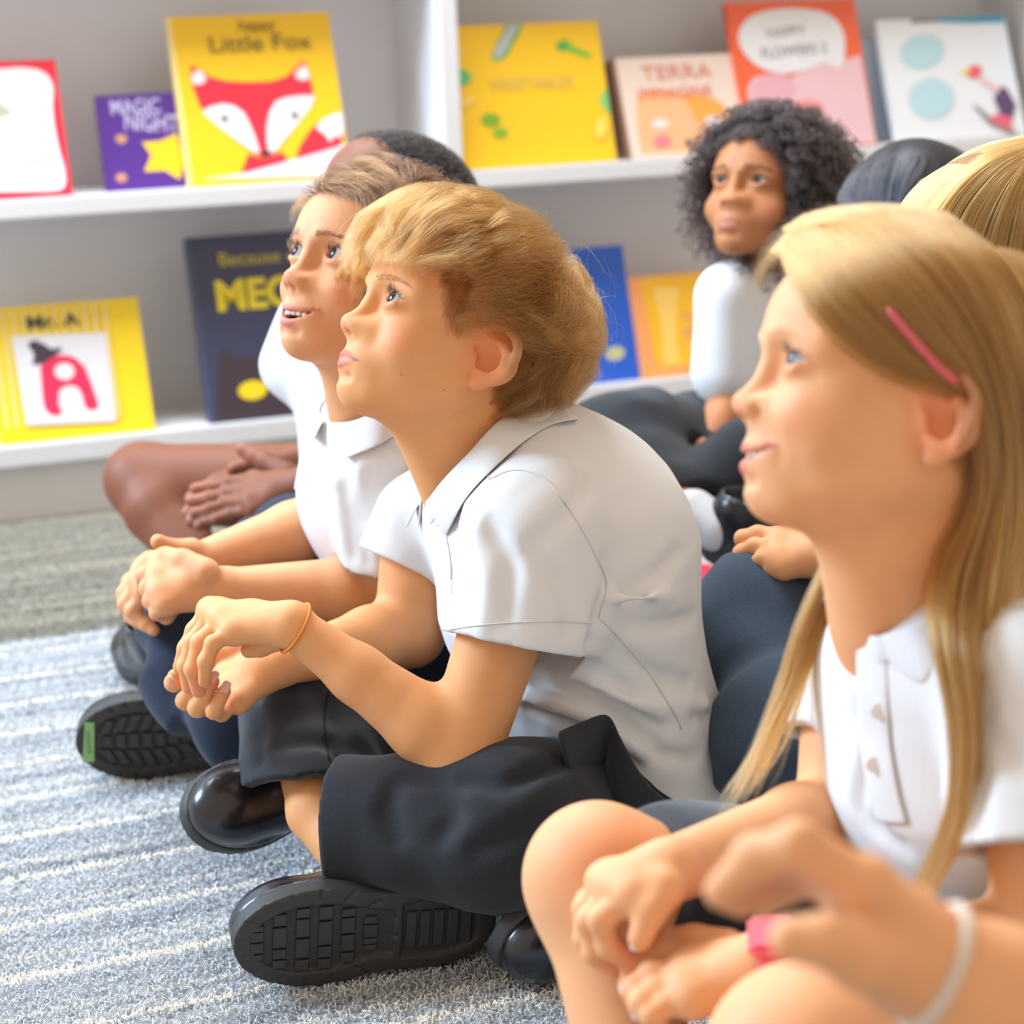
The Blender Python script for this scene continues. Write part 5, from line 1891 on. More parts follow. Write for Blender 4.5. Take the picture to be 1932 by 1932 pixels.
for c, n_, al in ((G(1186, 1866, 1.172), -RT * .5 + TW * .5 - UPV * .2, -UPV), (G(1207, 1906, 1.152), TW * .7 - RT * .5, -UPV), (G(1205, 1778, 1.170), TW * .8 - RT * .4 + UPV * .1, -UPV - RT * .4)):
    nail(c + norm(n_) * .0060, n_, al, .0040, .0048, mat('nail_varnish', (.78, .74, .76), .2, .5), girl)
shoe('shoe', girl, A2 - A([0, 0, .02]), (0, .05, .06), RT * .75 + TW * .5, A([0, 0, 1.]) - TW * .3, tread=None, h=.004)
shoe('shoe', girl, G(1500, 2280, 1.18) - A([0, 0, .01]), (0, .05, .06), RT * .4 - TW * .8, A([0, 0, 1.]) - RT * .3, tread=None, h=.004)
# ------------------------------------------------------------------ the smiling boy behind
SK3, LIP3, FL3 = (.68, .315, .145), (.56, .16, .13), (.72, .24, .12)
boyb = empty('person', tuple(Z(760, 1280, 0)))
tag(boyb, 'smiling brown-haired boy in white polo just behind the blond boy', 'person')
M_SKIN3 = skin_mat('skin_smiling_boy')
fr3 = head_frame(702, 562, 2.10, 44, 13, -8, 1.03)
q3 = dict(lid=(7.6, 3.6), smile=1.0, open=5.0, full=1.15)
hops, pl3 = head_ops(q3)
ops = in_frame(fr3, hops)
ops += [add(cone(fr3.out((0, -14, -30)), G(720, 790, 2.13), .043, .048), .02), add(cone(fr3.out((0, 20, -45)), G(690, 770, 2.11), .028, .032), .03)]
S3f, E3f, W3f = G(636, 830, 2.25), G(630, 985, 2.24), G(372, 1062, 2.16)
ops += [add(cone(S3f, E3f, .036, .036), .01), add(chain([E3f, E3f + (W3f - E3f) * .3, W3f], [.036, .034, .0205], .01), .012)]
ops += hand_ops(W3f, [G(285, 1062, 2.15), G(272, 1080, 2.14), G(268, 1100, 2.13), G(275, 1118, 2.12)],
                [[G(245, 1098, 2.15), G(238, 1135, 2.145), G(248, 1150, 2.14)], [G(236, 1120, 2.14), G(250, 1162, 2.135), G(266, 1176, 2.13)],
                 [G(238, 1140, 2.13), G(262, 1170, 2.125), G(282, 1182, 2.12)], [G(250, 1152, 2.12), G(276, 1178, 2.115), G(290, 1190, 2.11)]],
                [G(360, 1040, 2.15), G(325, 1036, 2.14), G(298, 1022, 2.13)], rf=.0082, palm=(G(320, 1075, 2.15), .016))
S3, E3, W3 = G(720, 900, 2.07), G(748, 1115, 2.11), G(425, 1112, 2.075)
ops += [add(cone(S3, E3, .036, .033), .01), add(chain([E3, E3 + (W3 - E3) * .3, W3], [.034, .034, .0215], .01), .012)]
ops += hand_ops(W3, [G(302, 1070, 2.085), G(300, 1092, 2.07), G(302, 1118, 2.055), G(312, 1140, 2.045)],
                [[G(272, 1086, 2.10), G(272, 1112, 2.11), G(300, 1120, 2.11)], [G(280, 1110, 2.085), G(290, 1134, 2.10), G(312, 1130, 2.105)],
                 [G(286, 1134, 2.07), G(302, 1152, 2.085), G(322, 1142, 2.09)], [G(296, 1156, 2.06), G(314, 1164, 2.07), G(330, 1150, 2.08)]],
                [G(388, 1080, 2.06), G(345, 1058, 2.075), G(312, 1050, 2.09), G(285, 1056, 2.10)], rf=.0084, rw=.022, palm=(G(355, 1106, 2.065), .020))
V, F = sdf_mesh(ops, *bounds([fr3.c - .15, fr3.c + .15, E3, W3, W3f, E3f, G(235, 1100, 2.1)], .07), .0022)
hl3 = fr3.f(lambda p: -(p[..., 2] - np.interp(p[..., 1], [-120, -60, -20, -10, 24, 40, 68, 95], [-45, -40, -15, 22, 10, 40, 70, 76])) * .7)
body3 = mesh_obj('body', V, F, M_SKIN3, boyb, col=paint(V, SK3, [(hl3, (.09, .045, .022), .008, .9)] + face_paint(fr3, pl3, SK3, LIP3, FL3)))
hf = lambda p: sdf_eval(in_frame(fr3, hops[:40]), p)
for s in (-1, 1):
    build_eye(fr3, s, (.20, .94, .18), (.030, .018, .012), boyb, M_EYE)
    hair_obj('eyelashes', lashes_pts(fr3, s, q3, 80, 23 + s), M_LASH, boyb, .00020, .00006)
    hair_obj('eyebrow', brow_pts(fr3, hf, s, 320, 25 + s, 34), hair_mat('brown_brow', (.05, .025, .012), (.09, .045, .02)), boyb, .00012, .00004)
teeth(fr3, -40.0, boyb, 85.5, 22)
H3 = hair_mat('brown_hair', (.040, .013, .003), (.125, .046, .012), .34)
cap3 = [add(ell((0, -10, 54), (71, 97, 75))), cut(lambda p: -(p[..., 2] - np.interp(p[..., 1], [-120, -60, -20, -10, 24, 40, 68, 95], [-45, -40, -15, 24, 14, 46, 76, 84]) - 2), 6)]
hcap3 = build_sdf('hair', in_frame(fr3, cap3), fr3.c - .2, fr3.c + .2, .0035, mat('brown_underlayer', (.06, .03, .015), .7, .2), boyb)
KT3 = lambda p, rs: p[:, 2] > np.interp(p[:, 1], [-120, -60, -20, 24, 40, 68, 95], [-40, -30, 20, 26, 46, 74, 78]) + rs.normal(size=len(p)) * 2


def fld3(p, t, r):
    front = np.clip((p[:, 1] - 20) / 50, 0, 1)[:, None]
    top = np.clip((p[:, 2] - 60) / 40, 0, 1)[:, None]
    v = A([-.15, -.25, -1.0]) * (1 - top) + top * (A([-.75, .55, .25]) * (1 - front) + A([-.95, .05, .40]) * front)
    return v + (r[:, :3] - .5) * .45


s_, _ = grow(fr3, skull, surf_roots(KT3), 14000, 10, lambda p0, r: 2.2 + 2.6 * np.clip((p0[:, 2] - 55) / 40, 0, 1) + r[:, 0] * 1.5, fld3, lambda p0, t, r: (1 + (7 + 16 * np.clip((p0[:, 2] - 60) / 40, 0, 1)) * r[:, 3]) * min(1, .25 + t * 1.8), 31, .08, .4, 300)
hair_obj('hair_strands', s_, H3, hcap3, .00018, .00005)
B3, C3, U3 = G(800, 1080, 2.19), G(722, 930, 2.165), G(714, 840, 2.15)
hn3, hc3 = norm(E3 - S3), G(730, 1040, 2.095)
c3 = cone(S3, hc3 + hn3 * .03, .050, .052)
hn3f, hc3f = norm(E3f - S3f), G(620, 928, 2.25)
c3f = cone(S3f, hc3f + hn3f * .03, .038, .041)
sh = [add(flatcone(B3, C3, .105, .098, dirg(40), .78)), add(flatcone(C3, U3, .092, .066, dirg(40), .82), .03), add(cone(S3 + A([0, 0, .01]), S3f + A([0, 0, .01]), .042, .038), .03),
      add(group([add(c3), cut(plane(hc3, hn3), .001)]), .012), add(group([add(c3f), cut(plane(hc3f, hn3f), .001)]), .012),
      sub(shell_end(c3, hc3, hn3), .001), sub(shell_end(c3f, hc3f, hn3f), .001), add(cone(G(715, 800, 2.13), G(720, 780, 2.13), .048, .046), .03)]
shb = list(sh)
for px, r in (([(655, 880), (664, 960), (690, 1060)], .005), ([(700, 890), (684, 940), (676, 985)], .005), ([(745, 880), (712, 940), (700, 990)], .004), ([(622, 850), (636, 890), (640, 925)], .004), ([(640, 880), (652, 980), (664, 1050)], .0035)):
    sh.append(crease(shb, px, r, .016, 1.85, 2.4))
sh.append(disp(lambda p: .0018 * waves(p * A([1, 1, .5]), 85, 41)))
shirt3 = build_sdf('shirt', sh, *bounds([B3, C3, U3, hc3, hc3f, S3, S3f], .14), .0035, M_SHIRT, boyb)
nk3 = [add(cone(fr3.out((0, -14, -30)), G(720, 790, 2.13), .043, .048)), add(cone(fr3.out((0, 20, -45)), G(690, 770, 2.11), .028, .032), .03)]
pr = [((622, 797), (650, 868)), ((660, 795), (690, 852)), ((700, 781), (724, 836)), ((735, 765), (770, 806)), ((762, 746), (800, 772))]
oi, oo = hits(nk3, [a for a, _ in pr], 1.9, 2.16) + TW * .005, hits(shb, [b_ for _, b_ in pr], 1.9, 2.2) + TW * .006
rows = [[i_ * .9 + o_ * .1 - A([0, 0, .016]) - TW * .004, i_ - A([0, 0, .004]), i_ + A([0, 0, .002]), i_ * .5 + o_ * .5 + TW * .005, o_] for i_, o_ in zip(oi, oo)]
for a, b_, ga, gb in (((740, 738), (755, 748), 2.20, 2.21), ((670, 735), (655, 742), 2.21, 2.225), ((618, 742), (588, 762), 2.18, 2.185), ((600, 770), (572, 808), 2.14, 2.14), ((612, 796), (592, 834), 2.105, 2.095)):
    i_, o_ = G(*a, ga), G(*b_, gb)
    rows.append([i_ * .9 + o_ * .1 - A([0, 0, .016]), i_ - A([0, 0, .004]), i_ + A([0, 0, .002]), i_ * .5 + o_ * .5 + A([0, 0, .004]), o_])
strip('collar', rows, M_RIB, shirt3, .003)
KB = G(470, 1085, 2.26)
t3 = [add(cone(G(800, 1180, 2.2), G(520, 1100, 2.30), .095, .075)), add(cone(G(520, 1100, 2.30), G(350, 1200, 2.20), .06, .05), .03), add(cone(G(350, 1195, 2.17), G(352, 1300, 2.13), .048, .046), .02),
      add(cone(G(800, 1230, 2.18), G(600, 1265, 2.13), .085, .062), .04), add(cone(G(600, 1265, 2.13), G(440, 1365, 2.06), .055, .048), .03), disp(lambda p: .004 * folds(p * A([1, 1, 1.4]), 45, 44))]
M_NAVY = mat('navy_twill', (.016, .024, .044), .85, .2, noise=(900, .3), sheen=.10)
build_sdf('trousers', t3, *bounds([G(800, 1180, 2.2), G(350, 1200, 2.2), G(352, 1300, 2.1), G(440, 1370, 2.0)], .12), .004, M_NAVY, boyb)
_, so3, sf3 = shoe('shoe', boyb, Z(250, 1398, .052), (0, .150, 0), -RT * .97 - UPV * .04 + TW * .1, -TW * .90 + UPV * .36, tread='bars', scale=1.16)
M_GREEN = mat('green_rubber', (.26, .46, .17), .6, .3)
lb = mesh_obj('size_label', [sf3.out(p) for p in ((-.022, .1845, -.0009), (.020, .1875, -.0009), (.020, .1985, -.0009), (-.022, .1935, -.0009), (-.022, .1845, .002), (.020, .1875, .002), (.020, .1985, .002), (-.022, .1935, .002))],
              [(0, 3, 2, 1), (4, 5, 6, 7), (0, 1, 5, 4), (1, 2, 6, 5), (2, 3, 7, 6), (3, 0, 4, 7)], M_GREEN, so3, smooth=False)
e1_, e2_ = -sf3.R[:, 0], -sf3.R[:, 1]
lettering('EUDI EOE', sf3.out((-.001, .191, -.0012)), sf3.R[:, 0], sf3.R[:, 1], -sf3.R[:, 2], .0045, mat('label_ink', (.10, .20, .06), .6, .3), so3)
shoe('shoe', boyb, Z(290, 1225, .06), (0, .10, .03), -RT * .5 - TW * .8 + UPV * .1, A([0, 0, 1.]) - RT * .6, tread=None, h=.004)

# ------------------------------------------------------------------ the boy beside the bookcase, mostly hidden
SK4, LIP4, FL4 = (.21, .068, .030), (.22, .06, .045), (.24, .068, .032)
boyc = empty('person', tuple(Z(700, 1080, 0)))
tag(boyc, 'dark-skinned boy in shorts, bare knee raised, hidden behind the smiling boy', 'person')
fr4 = head_frame(735, 438, 2.52, 30, 14, 0, .98)
q4 = dict(full=1.1)
hops, pl4 = head_ops(q4)
ops = in_frame(fr4, hops)
ops += [add(cone(fr4.out((0, -14, -30)), G(760, 640, 2.58), .043, .05), .02)]
KN4 = G(268, 905, 2.80)
ops += [add(cone(G(640, 930, 2.75), KN4, .066, .048), .01), add(chain([KN4, G(300, 960, 2.76), G(372, 1060, 2.70)], [.046, .046, .036], .01), .02)]
W4, W4f = G(570, 915, 2.55), G(520, 880, 2.70)
ops += [add(cone(G(680, 930, 2.52), W4, .034, .021), .01), add(cone(G(640, 860, 2.74), W4f, .034, .021), .01)]
ops += hand_ops(W4, [G(478, 905, 2.58), G(474, 925, 2.565), G(474, 945, 2.55), G(480, 962, 2.54)],
                [[G(430, 912, 2.59), G(398, 918, 2.60), G(368, 922, 2.60)], [G(426, 932, 2.575), G(394, 940, 2.58), G(360, 945, 2.585)],
                 [G(424, 952, 2.56), G(396, 962, 2.56), G(368, 968, 2.565)], [G(436, 970, 2.55), G(410, 980, 2.55), G(384, 985, 2.555)]],
                [G(545, 895, 2.60), G(500, 872, 2.62), G(478, 862, 2.625), G(456, 848, 2.63)], rf=.0088, rw=.022, palm=(G(525, 925, 2.56), .022))
ops += hand_ops(W4f, [G(450, 890, 2.68), G(444, 905, 2.66), G(440, 920, 2.64), G(440, 940, 2.63)],
                [[G(410, 905, 2.66), G(380, 925, 2.64), G(358, 940, 2.63)], [G(402, 925, 2.64), G(372, 950, 2.62), G(352, 968, 2.61)], [G(400, 945, 2.63), G(375, 970, 2.60), G(360, 985, 2.60)], [G(410, 960, 2.62), G(390, 985, 2.59), G(375, 992, 2.59)]],
                [G(500, 880, 2.68), G(470, 880, 2.66), G(440, 885, 2.64)], rf=.0088)
V, F = sdf_mesh(ops, *bounds([fr4.c - .15, fr4.c + .15, KN4, G(372, 1060, 2.7), G(680, 930, 2.5), W4f, G(640, 930, 2.75)], .07), .003)
palml = [(sphere(G(*t), .03), (.42, .16, .10), .03, .5) for t in ((365, 950, 2.59), (380, 925, 2.62), (456, 850, 2.63))]
mesh_obj('body', V, F, skin_mat('skin_deep_brown', .55, .10), boyc, col=paint(V, SK4, face_paint(fr4, pl4, SK4, LIP4, FL4) + palml))
for s in (-1, 1):
    build_eye(fr4, s, (.1, .9, .3), (.02, .012, .01), boyc, M_EYE)
cap4 = [add(ell((0, -9, 49), (71, 96, 74))), cut(lambda p: -(p[..., 2] - np.interp(p[..., 1], [-120, -60, -20, -10, 24, 40, 62, 80], [-45, -40, -15, 22, 30, 70, 100, 118]) - 2), 6), disp(lambda p: 1.0 * waves(p, 1.2, 3))]
hcap4 = build_sdf('hair', in_frame(fr4, cap4), fr4.c - .2, fr4.c + .2, .003, mat('cropped_black_hair', (.018, .014, .013), .8, .3, bump=(600, .8, .002)), boyc)
s_, _ = grow(fr4, skull, surf_roots(lambda p, rs: p[:, 2] > np.interp(p[:, 1], [-120, -60, -20, -10, 24, 40, 62, 80], [-45, -40, -15, 22, 22, 60, 92, 112]) + rs.normal(size=len(p)) * 4), 6000, 5, 1.6, lambda p, t, r: (r[:, :3] - .5) * 3, lambda p0, t, r: 1 + 5 * t, 55, .2)
hair_obj('hair_strands', s_, hair_mat('cropped_curls', (.008, .006, .005), (.018, .013, .011), .6, 1.35), hcap4, .0004, .0003)
sh = [add(flatcone(G(720, 960, 2.62), G(700, 760, 2.60), .12, .11, dirg(30), .8)), add(cone(G(740, 700, 2.55), G(600, 680, 2.66), .05, .05), .05), add(cone(G(580, 610, 2.67), G(556, 690, 2.66), .040, .045), .02), add(cone(G(720, 760, 2.5), G(700, 860, 2.5), .05, .052), .02), disp(lambda p: .002 * waves(p, 80, 51))]
build_sdf('shirt', sh, *bounds([G(720, 960, 2.6), G(560, 680, 2.7), G(740, 640, 2.55)], .17), .005, M_SHIRT, boyc)
build_sdf('shorts', [add(cone(G(720, 1010, 2.66), G(560, 960, 2.74), .10, .075)), add(cone(G(720, 1040, 2.55), G(560, 1040, 2.5), .10, .07), .03), disp(lambda p: .003 * waves(p, 60, 52))], *bounds([G(720, 1010, 2.66), G(560, 960, 2.74), G(560, 1040, 2.5)], .13), .005, M_NAVY, boyc)

shoe('shoe', boyc, G(385, 1072, 2.70), (0, .05, .06), RT * .8 + TW * .5, A([0, 0, 1.]) - RT * .4, tread=None, h=.004)

# ------------------------------------------------------------------ the curly-haired child by the shelf
SK5, LIP5, FL5 = (.48, .19, .075), (.38, .12, .10), (.50, .165, .07)
kidc = empty('person', tuple(Z(1480, 960, 0)))
tag(kidc, 'child with a big dark curly afro sitting against the bookcase, lips parted', 'person')
fr5 = head_frame(1446, 396, 2.9, 52, 9, -6, .98)
q5 = dict(lid=(4.8, 2.8), open=2.8, full=1.5, smile=.0, nose=5.0)
hops, pl5 = head_ops(q5)
ops = in_frame(fr5, hops)
ops += [add(cone(fr5.out((0, -14, -30)), G(1455, 560, 2.94), .043, .05), .02)]
ops += [add(cone(G(1372, 620, 2.86), G(1385, 755, 2.86), .036, .034), .01), add(cone(G(1388, 745, 2.86), G(1332, 850, 2.78), .034, .024), .012), add(ell(G(1328, 868, 2.77), (.026, .026, .032)), .012)]
for i in range(4):
    ops.append(add(cone(G(1322 + i * 6, 862 + i * 6, 2.76), G(1335 + i * 9, 895 + i * 2, 2.75), .0085, .007), .003))
ops += [add(cone(G(1270, 960, 2.62), G(1330, 1000, 2.58), .036, .032), .01)]
V, F = sdf_mesh(ops, *bounds([fr5.c - .15, fr5.c + .15, G(1385, 755, 2.86), G(1328, 890, 2.77), G(1330, 1000, 2.58), G(1270, 960, 2.62)], .06), .0032)
mesh_obj('body', V, F, skin_mat('skin_brown', .55, .12), kidc, col=paint(V, SK5, face_paint(fr5, pl5, SK5, LIP5, FL5)))
hf = lambda p: sdf_eval(in_frame(fr5, hops[:40]), p)
for s in (-1, 1):
    build_eye(fr5, s, (.05, .97, .06), (.02, .012, .01), kidc, M_EYE)
    hair_obj('eyelashes', lashes_pts(fr5, s, q5, 60, 33 + s), M_LASH, kidc, .00025, .0001)
    hair_obj('eyebrow', brow_pts(fr5, hf, s, 120, 35 + s, 34), M_LASH, kidc, .00016, .00006)
HL5 = ([-130, -60, -20, 20, 36, 55, 75, 95], [-70, -60, -35, -35, 10, 50, 82, 96])
cap5 = [add(ell((0, -22, 58), (88, 104, 82))), cut(lambda p: -(p[..., 2] - np.interp(p[..., 1], *HL5) - 6), 10), disp(lambda p: 5 * waves(p, .12, 61))]
hcap5 = build_sdf('hair', in_frame(fr5, cap5), fr5.c - .25, fr5.c + .25, .005, mat('dark_curl_underlayer', (.012, .008, .007), .8, .2), kidc)
rs = np.random.RandomState(71)
rt = surf_roots(lambda p, r_: p[:, 2] > np.interp(p[:, 1], *HL5) + r_.normal(size=len(p)) * 3)(rs, 2600)
nrm = (rt - A([0, -15, 25])); nrm /= np.linalg.norm(nrm, axis=1)[:, None]
nrm[:, 2] -= .15; nrm[:, 1] -= .12
L_ = np.where(rt[:, 1] > 55, 34, 62) * rs.uniform(.6, 1.15, len(rt))
k = 30
t = np.linspace(0, 1, k)[None, :, None]
u_ = np.cross(nrm, rs.normal(size=nrm.shape)); u_ /= np.linalg.norm(u_, axis=1)[:, None]
v_ = np.cross(nrm, u_)
ph = rs.uniform(0, 6.28, (len(rt), 1, 1)); fq = rs.uniform(16, 24, (len(rt), 1, 1))
S = rt[:, None] + nrm[:, None] * L_[:, None, None] * (t ** .9) + (u_[:, None] * np.cos(ph + fq * t) + v_[:, None] * np.sin(ph + fq * t)) * 6.0 * np.minimum(1, t * 3) + A([0, 0, -22.]) * t * t
hair_obj('hair_strands', fr5.out(S), hair_mat('dark_curls', (.007, .0045, .004), (.016, .010, .009), .55, 1.35), hcap5, .0011, .0007)
sh = [add(flatcone(G(1500, 800, 2.96), G(1462, 640, 2.94), .12, .105, dirg(50), .8)), add(cone(G(1380, 560, 2.88), G(1540, 570, 3.02), .045, .045), .05), add(cone(G(1378, 560, 2.87), G(1366, 705, 2.86), .043, .046), .02),
      cut(plane(G(1366, 706, 2.86), -UPV), .05), disp(lambda p: .0025 * waves(p * A([1, 1, .5]), 80, 81))]
sh[3] = add(cone(G(1455, 530, 2.94), G(1450, 510, 2.93), .05, .048), .03)
build_sdf('shirt', sh, *bounds([G(1500, 800, 2.96), G(1366, 705, 2.86), G(1540, 500, 3.0)], .15), .005, M_SHIRT, kidc)
t5 = [add(cone(G(1440, 860, 2.95), G(1175, 835, 2.78), .085, .07)), add(chain([G(1175, 835, 2.78), G(1215, 895, 2.70), G(1258, 935, 2.65)], [.066, .058, .050], .01), .03),
      add(cone(G(1480, 880, 2.85), G(1400, 890, 2.68), .085, .060), .03), add(cone(G(1400, 890, 2.68), G(1440, 930, 2.66), .055, .05), .03), disp(lambda p: .006 * folds(p * A([1, 1, 1.5]), 38, 82))]
build_sdf('trousers', t5, *bounds([G(1440, 860, 2.95), G(1175, 835, 2.78), G(1278, 955, 2.62), G(1480, 900, 2.7)], .12), .005, M_PANTS, kidc)
build_sdf('sock', [add(cone(G(1308, 966, 2.56), G(1352, 998, 2.54), .029, .028)), disp(lambda p: .0012 * waves(p, 200, 83))], *bounds([G(1318, 972, 2.55), G(1352, 996, 2.53)], .05), .003, M_SOCK, kidc)
shoe('shoe', kidc, G(1408, 1008, 2.54), (0, .05, .035), RT * .95 + TW * .2 - UPV * .12, UPV * .8 + TW * .35, tread=None, h=.003)

# ------------------------------------------------------------------ child with smooth dark hair, only the crown shows
kidd = empty('person', tuple(Z(1700, 1000, 0)))
tag(kidd, 'child whose smooth black hair just shows between the afro and the fair hair', 'person')
fr6 = head_frame(1712, 470, 2.55, -70, 8, 0, 1.0)
hops, pl6 = head_ops(dict())
ops = in_frame(fr6, hops) + [add(cone(fr6.out((0, -14, -30)), G(1720, 680, 2.58), .043, .05), .02)]
V, F = sdf_mesh(ops, *bounds([fr6.c - .14, fr6.c + .14, G(1720, 680, 2.58)], .05), .004)
mesh_obj('body', V, F, skin_mat('skin_tan'), kidd, col=paint(V, SK5, face_paint(fr6, pl6, SK5, LIP5, FL5)))
for s in (-1, 1): build_eye(fr6, s, (.1, .9, .2), (.02, .012, .01), kidd, M_EYE)
hcap6 = build_sdf('hair', in_frame(fr6, [add(ell((0, -9, 54), (73, 98, 77))), cut(lambda p: -(p[..., 2] - np.interp(p[..., 1], [-120, -60, -20, -10, 24, 40, 68, 95], [-60, -60, -40, 0, 10, 44, 74, 84]) - 2), 6)]), fr6.c - .2, fr6.c + .2, .004, mat('black_hair_underlayer', (.012, .011, .014), .5, .4), kidd)
s_, _ = grow(fr6, skull, surf_roots(lambda p, rs: p[:, 2] > np.interp(p[:, 1], [-120, -20, 40, 68, 95], [20, 30, 46, 74, 78])), 3500, 12, lambda p0, r: 5 + r[:, 0] * 2, lambda p, t, r: np.stack([np.sign(p[:, 0]) * .9, -.5 + 0 * p[:, 1], -.5 - .5 * np.abs(p[:, 0]) / 70], -1) + (r[:, :3] - .5) * .2, lambda p0, t, r: 1 + 13 * r[:, 3] * min(1, .3 + t * 2), 91, .04, .4, 80)
hair_obj('hair_strands', s_, hair_mat('black_hair', (.012, .011, .014), (.03, .028, .034), .25), hcap6, .00025, .0001)
build_sdf('shirt', [add(flatcone(G(1740, 1000, 2.62), G(1725, 790, 2.60), .12, .11, dirg(20), .8)), add(cone(G(1660, 740, 2.5), G(1780, 740, 2.7), .05, .05), .05)], *bounds([G(1740, 1000, 2.62), G(1660, 740, 2.5), G(1780, 740, 2.7)], .15), .006, M_SHIRT, kidd)

gb = G(1740, 1000, 2.62)
gb[2] = .075
build_sdf('trousers', [add(cone(gb + HEAD * .08, gb + HEAD * .02 + RT * .22, .085, .06)), add(cone(gb - HEAD * .08, gb - HEAD * .14 + RT * .20, .085, .06), .03), add(cone(gb + HEAD * .02 + RT * .22, gb + RT * .16 - HEAD * .1, .055, .05), .03), add(cone(gb, G(1740, 1000, 2.62), .09, .1), .03), cut(lambda p: -p[..., 2], .002)], *bounds([gb, gb + RT * .26, gb + HEAD * .12, gb - HEAD * .12, G(1740, 1000, 2.62)], .11), .006, M_PANTS, kidd)

# ------------------------------------------------------------------ fair-haired child behind the girl, clasped hands
kide = empty('person', tuple(Z(1800, 1600, 0)))
tag(kide, 'fair-haired child in dark jeans with clasped hands, mostly hidden behind the long-haired girl', 'person')
fr7 = head_frame(1890, 540, 1.86, 5, -4, 0, 1.0)
hops, pl7 = head_ops(dict(smile=.3))
ops = in_frame(fr7, hops) + [add(cone(fr7.out((0, -14, -30)), G(1880, 760, 1.88), .043, .05), .02)]
W7 = G(1560, 1050, 1.98)
ops += [add(cone(G(1720, 1080, 1.90), W7, .033, .021), .01), add(cone(G(1720, 1010, 2.05), G(1560, 1035, 2.05), .033, .021), .01)]
ops += hand_ops(W7, [G(1470, 1015, 2.02), G(1464, 1035, 2.00), G(1466, 1055, 1.985), G(1476, 1072, 1.975)],
                [[G(1430, 1008, 2.03), G(1402, 1016, 2.04), G(1408, 1034, 2.04)], [G(1424, 1032, 2.01), G(1400, 1044, 2.02), G(1412, 1060, 2.02)], [G(1440, 1055, 1.99), G(1420, 1070, 2.0), G(1432, 1080, 2.0)], [G(1456, 1075, 1.98), G(1444, 1086, 1.985), G(1456, 1090, 1.99)]],
                [G(1530, 1020, 2.03), G(1485, 1008, 2.04), G(1450, 1010, 2.05)], rf=.0085, rw=.022)
V, F = sdf_mesh(ops, *bounds([fr7.c - .14, fr7.c + .14, G(1880, 760, 1.88), W7, G(1400, 1040, 2.02), G(1720, 1080, 1.9)], .06), .0028)
mesh_obj('body', V, F, M_SKIN2, kide, col=paint(V, SK2, face_paint(fr7, pl7, SK2, LIP2, FL2)))
for s in (-1, 1): build_eye(fr7, s, (.1, .9, .2), (.10, .12, .12), kide, M_EYE)
H7 = hair_mat('fair_hair', (.22, .078, .014), (.54, .245, .062), .28)
hcap7 = build_sdf('hair', in_frame(fr7, [add(ell((0, -9, 49), (68, 95, 71))), cut(lambda p: -(p[..., 2] - np.interp(p[..., 1], [-120, -60, -20, -10, 24, 40, 68, 95], [-60, -60, -40, 0, 10, 44, 74, 84]) - 2), 6)]), fr7.c - .2, fr7.c + .2, .0035, M_HCAP2, kide)
hs7 = in_frame(fr7, [add(lambda p: skull(p) - 11)])
g7 = [[G(1945, 262, 1.88), G(1850, 285, 1.88), G(1770, 335, 1.87)] + [G(*q_) for q_ in ((1705, 410, 1.86), (1668, 500, 1.86), (1655, 620, 1.86), (1660, 780, 1.87))],
      on_head(hs7, [(1945, 272), (1860, 305), (1785, 370)], 1.86, [(1730, 470, 1.80), (1705, 600, 1.79), (1705, 780, 1.80)]),
      on_head(hs7, [(1948, 282), (1875, 335), (1815, 420)], 1.86, [(1780, 540, 1.77), (1765, 680, 1.77), (1768, 850, 1.79)]),
      on_head(hs7, [(1952, 290), (1900, 370), (1865, 480)], 1.86, [(1850, 600, 1.76), (1850, 750, 1.77), (1855, 900, 1.79)]),
      on_head(hs7, [(1956, 290), (1940, 390), (1930, 500)], 1.86, [(1930, 620, 1.765), (1935, 770, 1.78), (1940, 900, 1.80)]),
      on_head(hs7, [(1965, 285), (1990, 390), (2000, 500)], 1.86, [(2010, 620, 1.78), (2010, 760, 1.80), (2010, 900, 1.81)])]
hair_obj('hair_strands', sheet_hair(g7, 8000, 20, .010, 93, .0012, .0012, .3, .55, 130), H7, hcap7, .00013, .00004)
hair_obj('hair_strands', sheet_hair([g7[0], [G(1940, 256, 1.92), G(1845, 280, 1.95), G(1765, 335, 1.96), G(1705, 420, 1.97), G(1675, 600, 1.97)]], 2500, 20, .006, 94, .0015, .0012, .3, .3, 40), H7, hcap7, .00013, .00004)
bk_, _ = grow(fr7, skull, surf_roots(lambda p, rs: (p[:, 2] > -30) & ((p[:, 1] < -40) | ((p[:, 0] > 10) & (p[:, 1] < 60 - p[:, 0] * .3) & (p[:, 2] > 10)))), 4500, 16, lambda p0, r: 8 + 4 * r[:, 0] + np.clip(p0[:, 2] / 20, 0, 6), lambda p, t, r: np.stack([.15 * np.sign(p[:, 0]), -.45 + 0 * p[:, 1], -1 + 0 * p[:, 1]], -1) + (r[:, :3] - .5) * .12, lambda p0, t, r: 3 + 8 * r[:, 3], 98, .03, .5, 120, lock=.04)
hair_obj('hair_strands', bk_, H7, hcap7, .00018, .00006)
sh = [add(flatcone(G(1880, 1240, 1.95), G(1880, 960, 1.90), .13, .115, dirg(20), .8)), add(cone(G(1820, 900, 1.78), G(1900, 890, 2.02), .048, .046), .05), disp(lambda p: .002 * waves(p, 80, 95))]
build_sdf('shirt', sh, *bounds([G(1880, 1240, 1.95), G(1820, 900, 1.78), G(1900, 890, 2.02)], .16), .005, M_SHIRT, kide)
M_DENIM = mat('dark_denim', (.040, .062, .095), .85, .2, noise=(700, .3), sheen=.1)
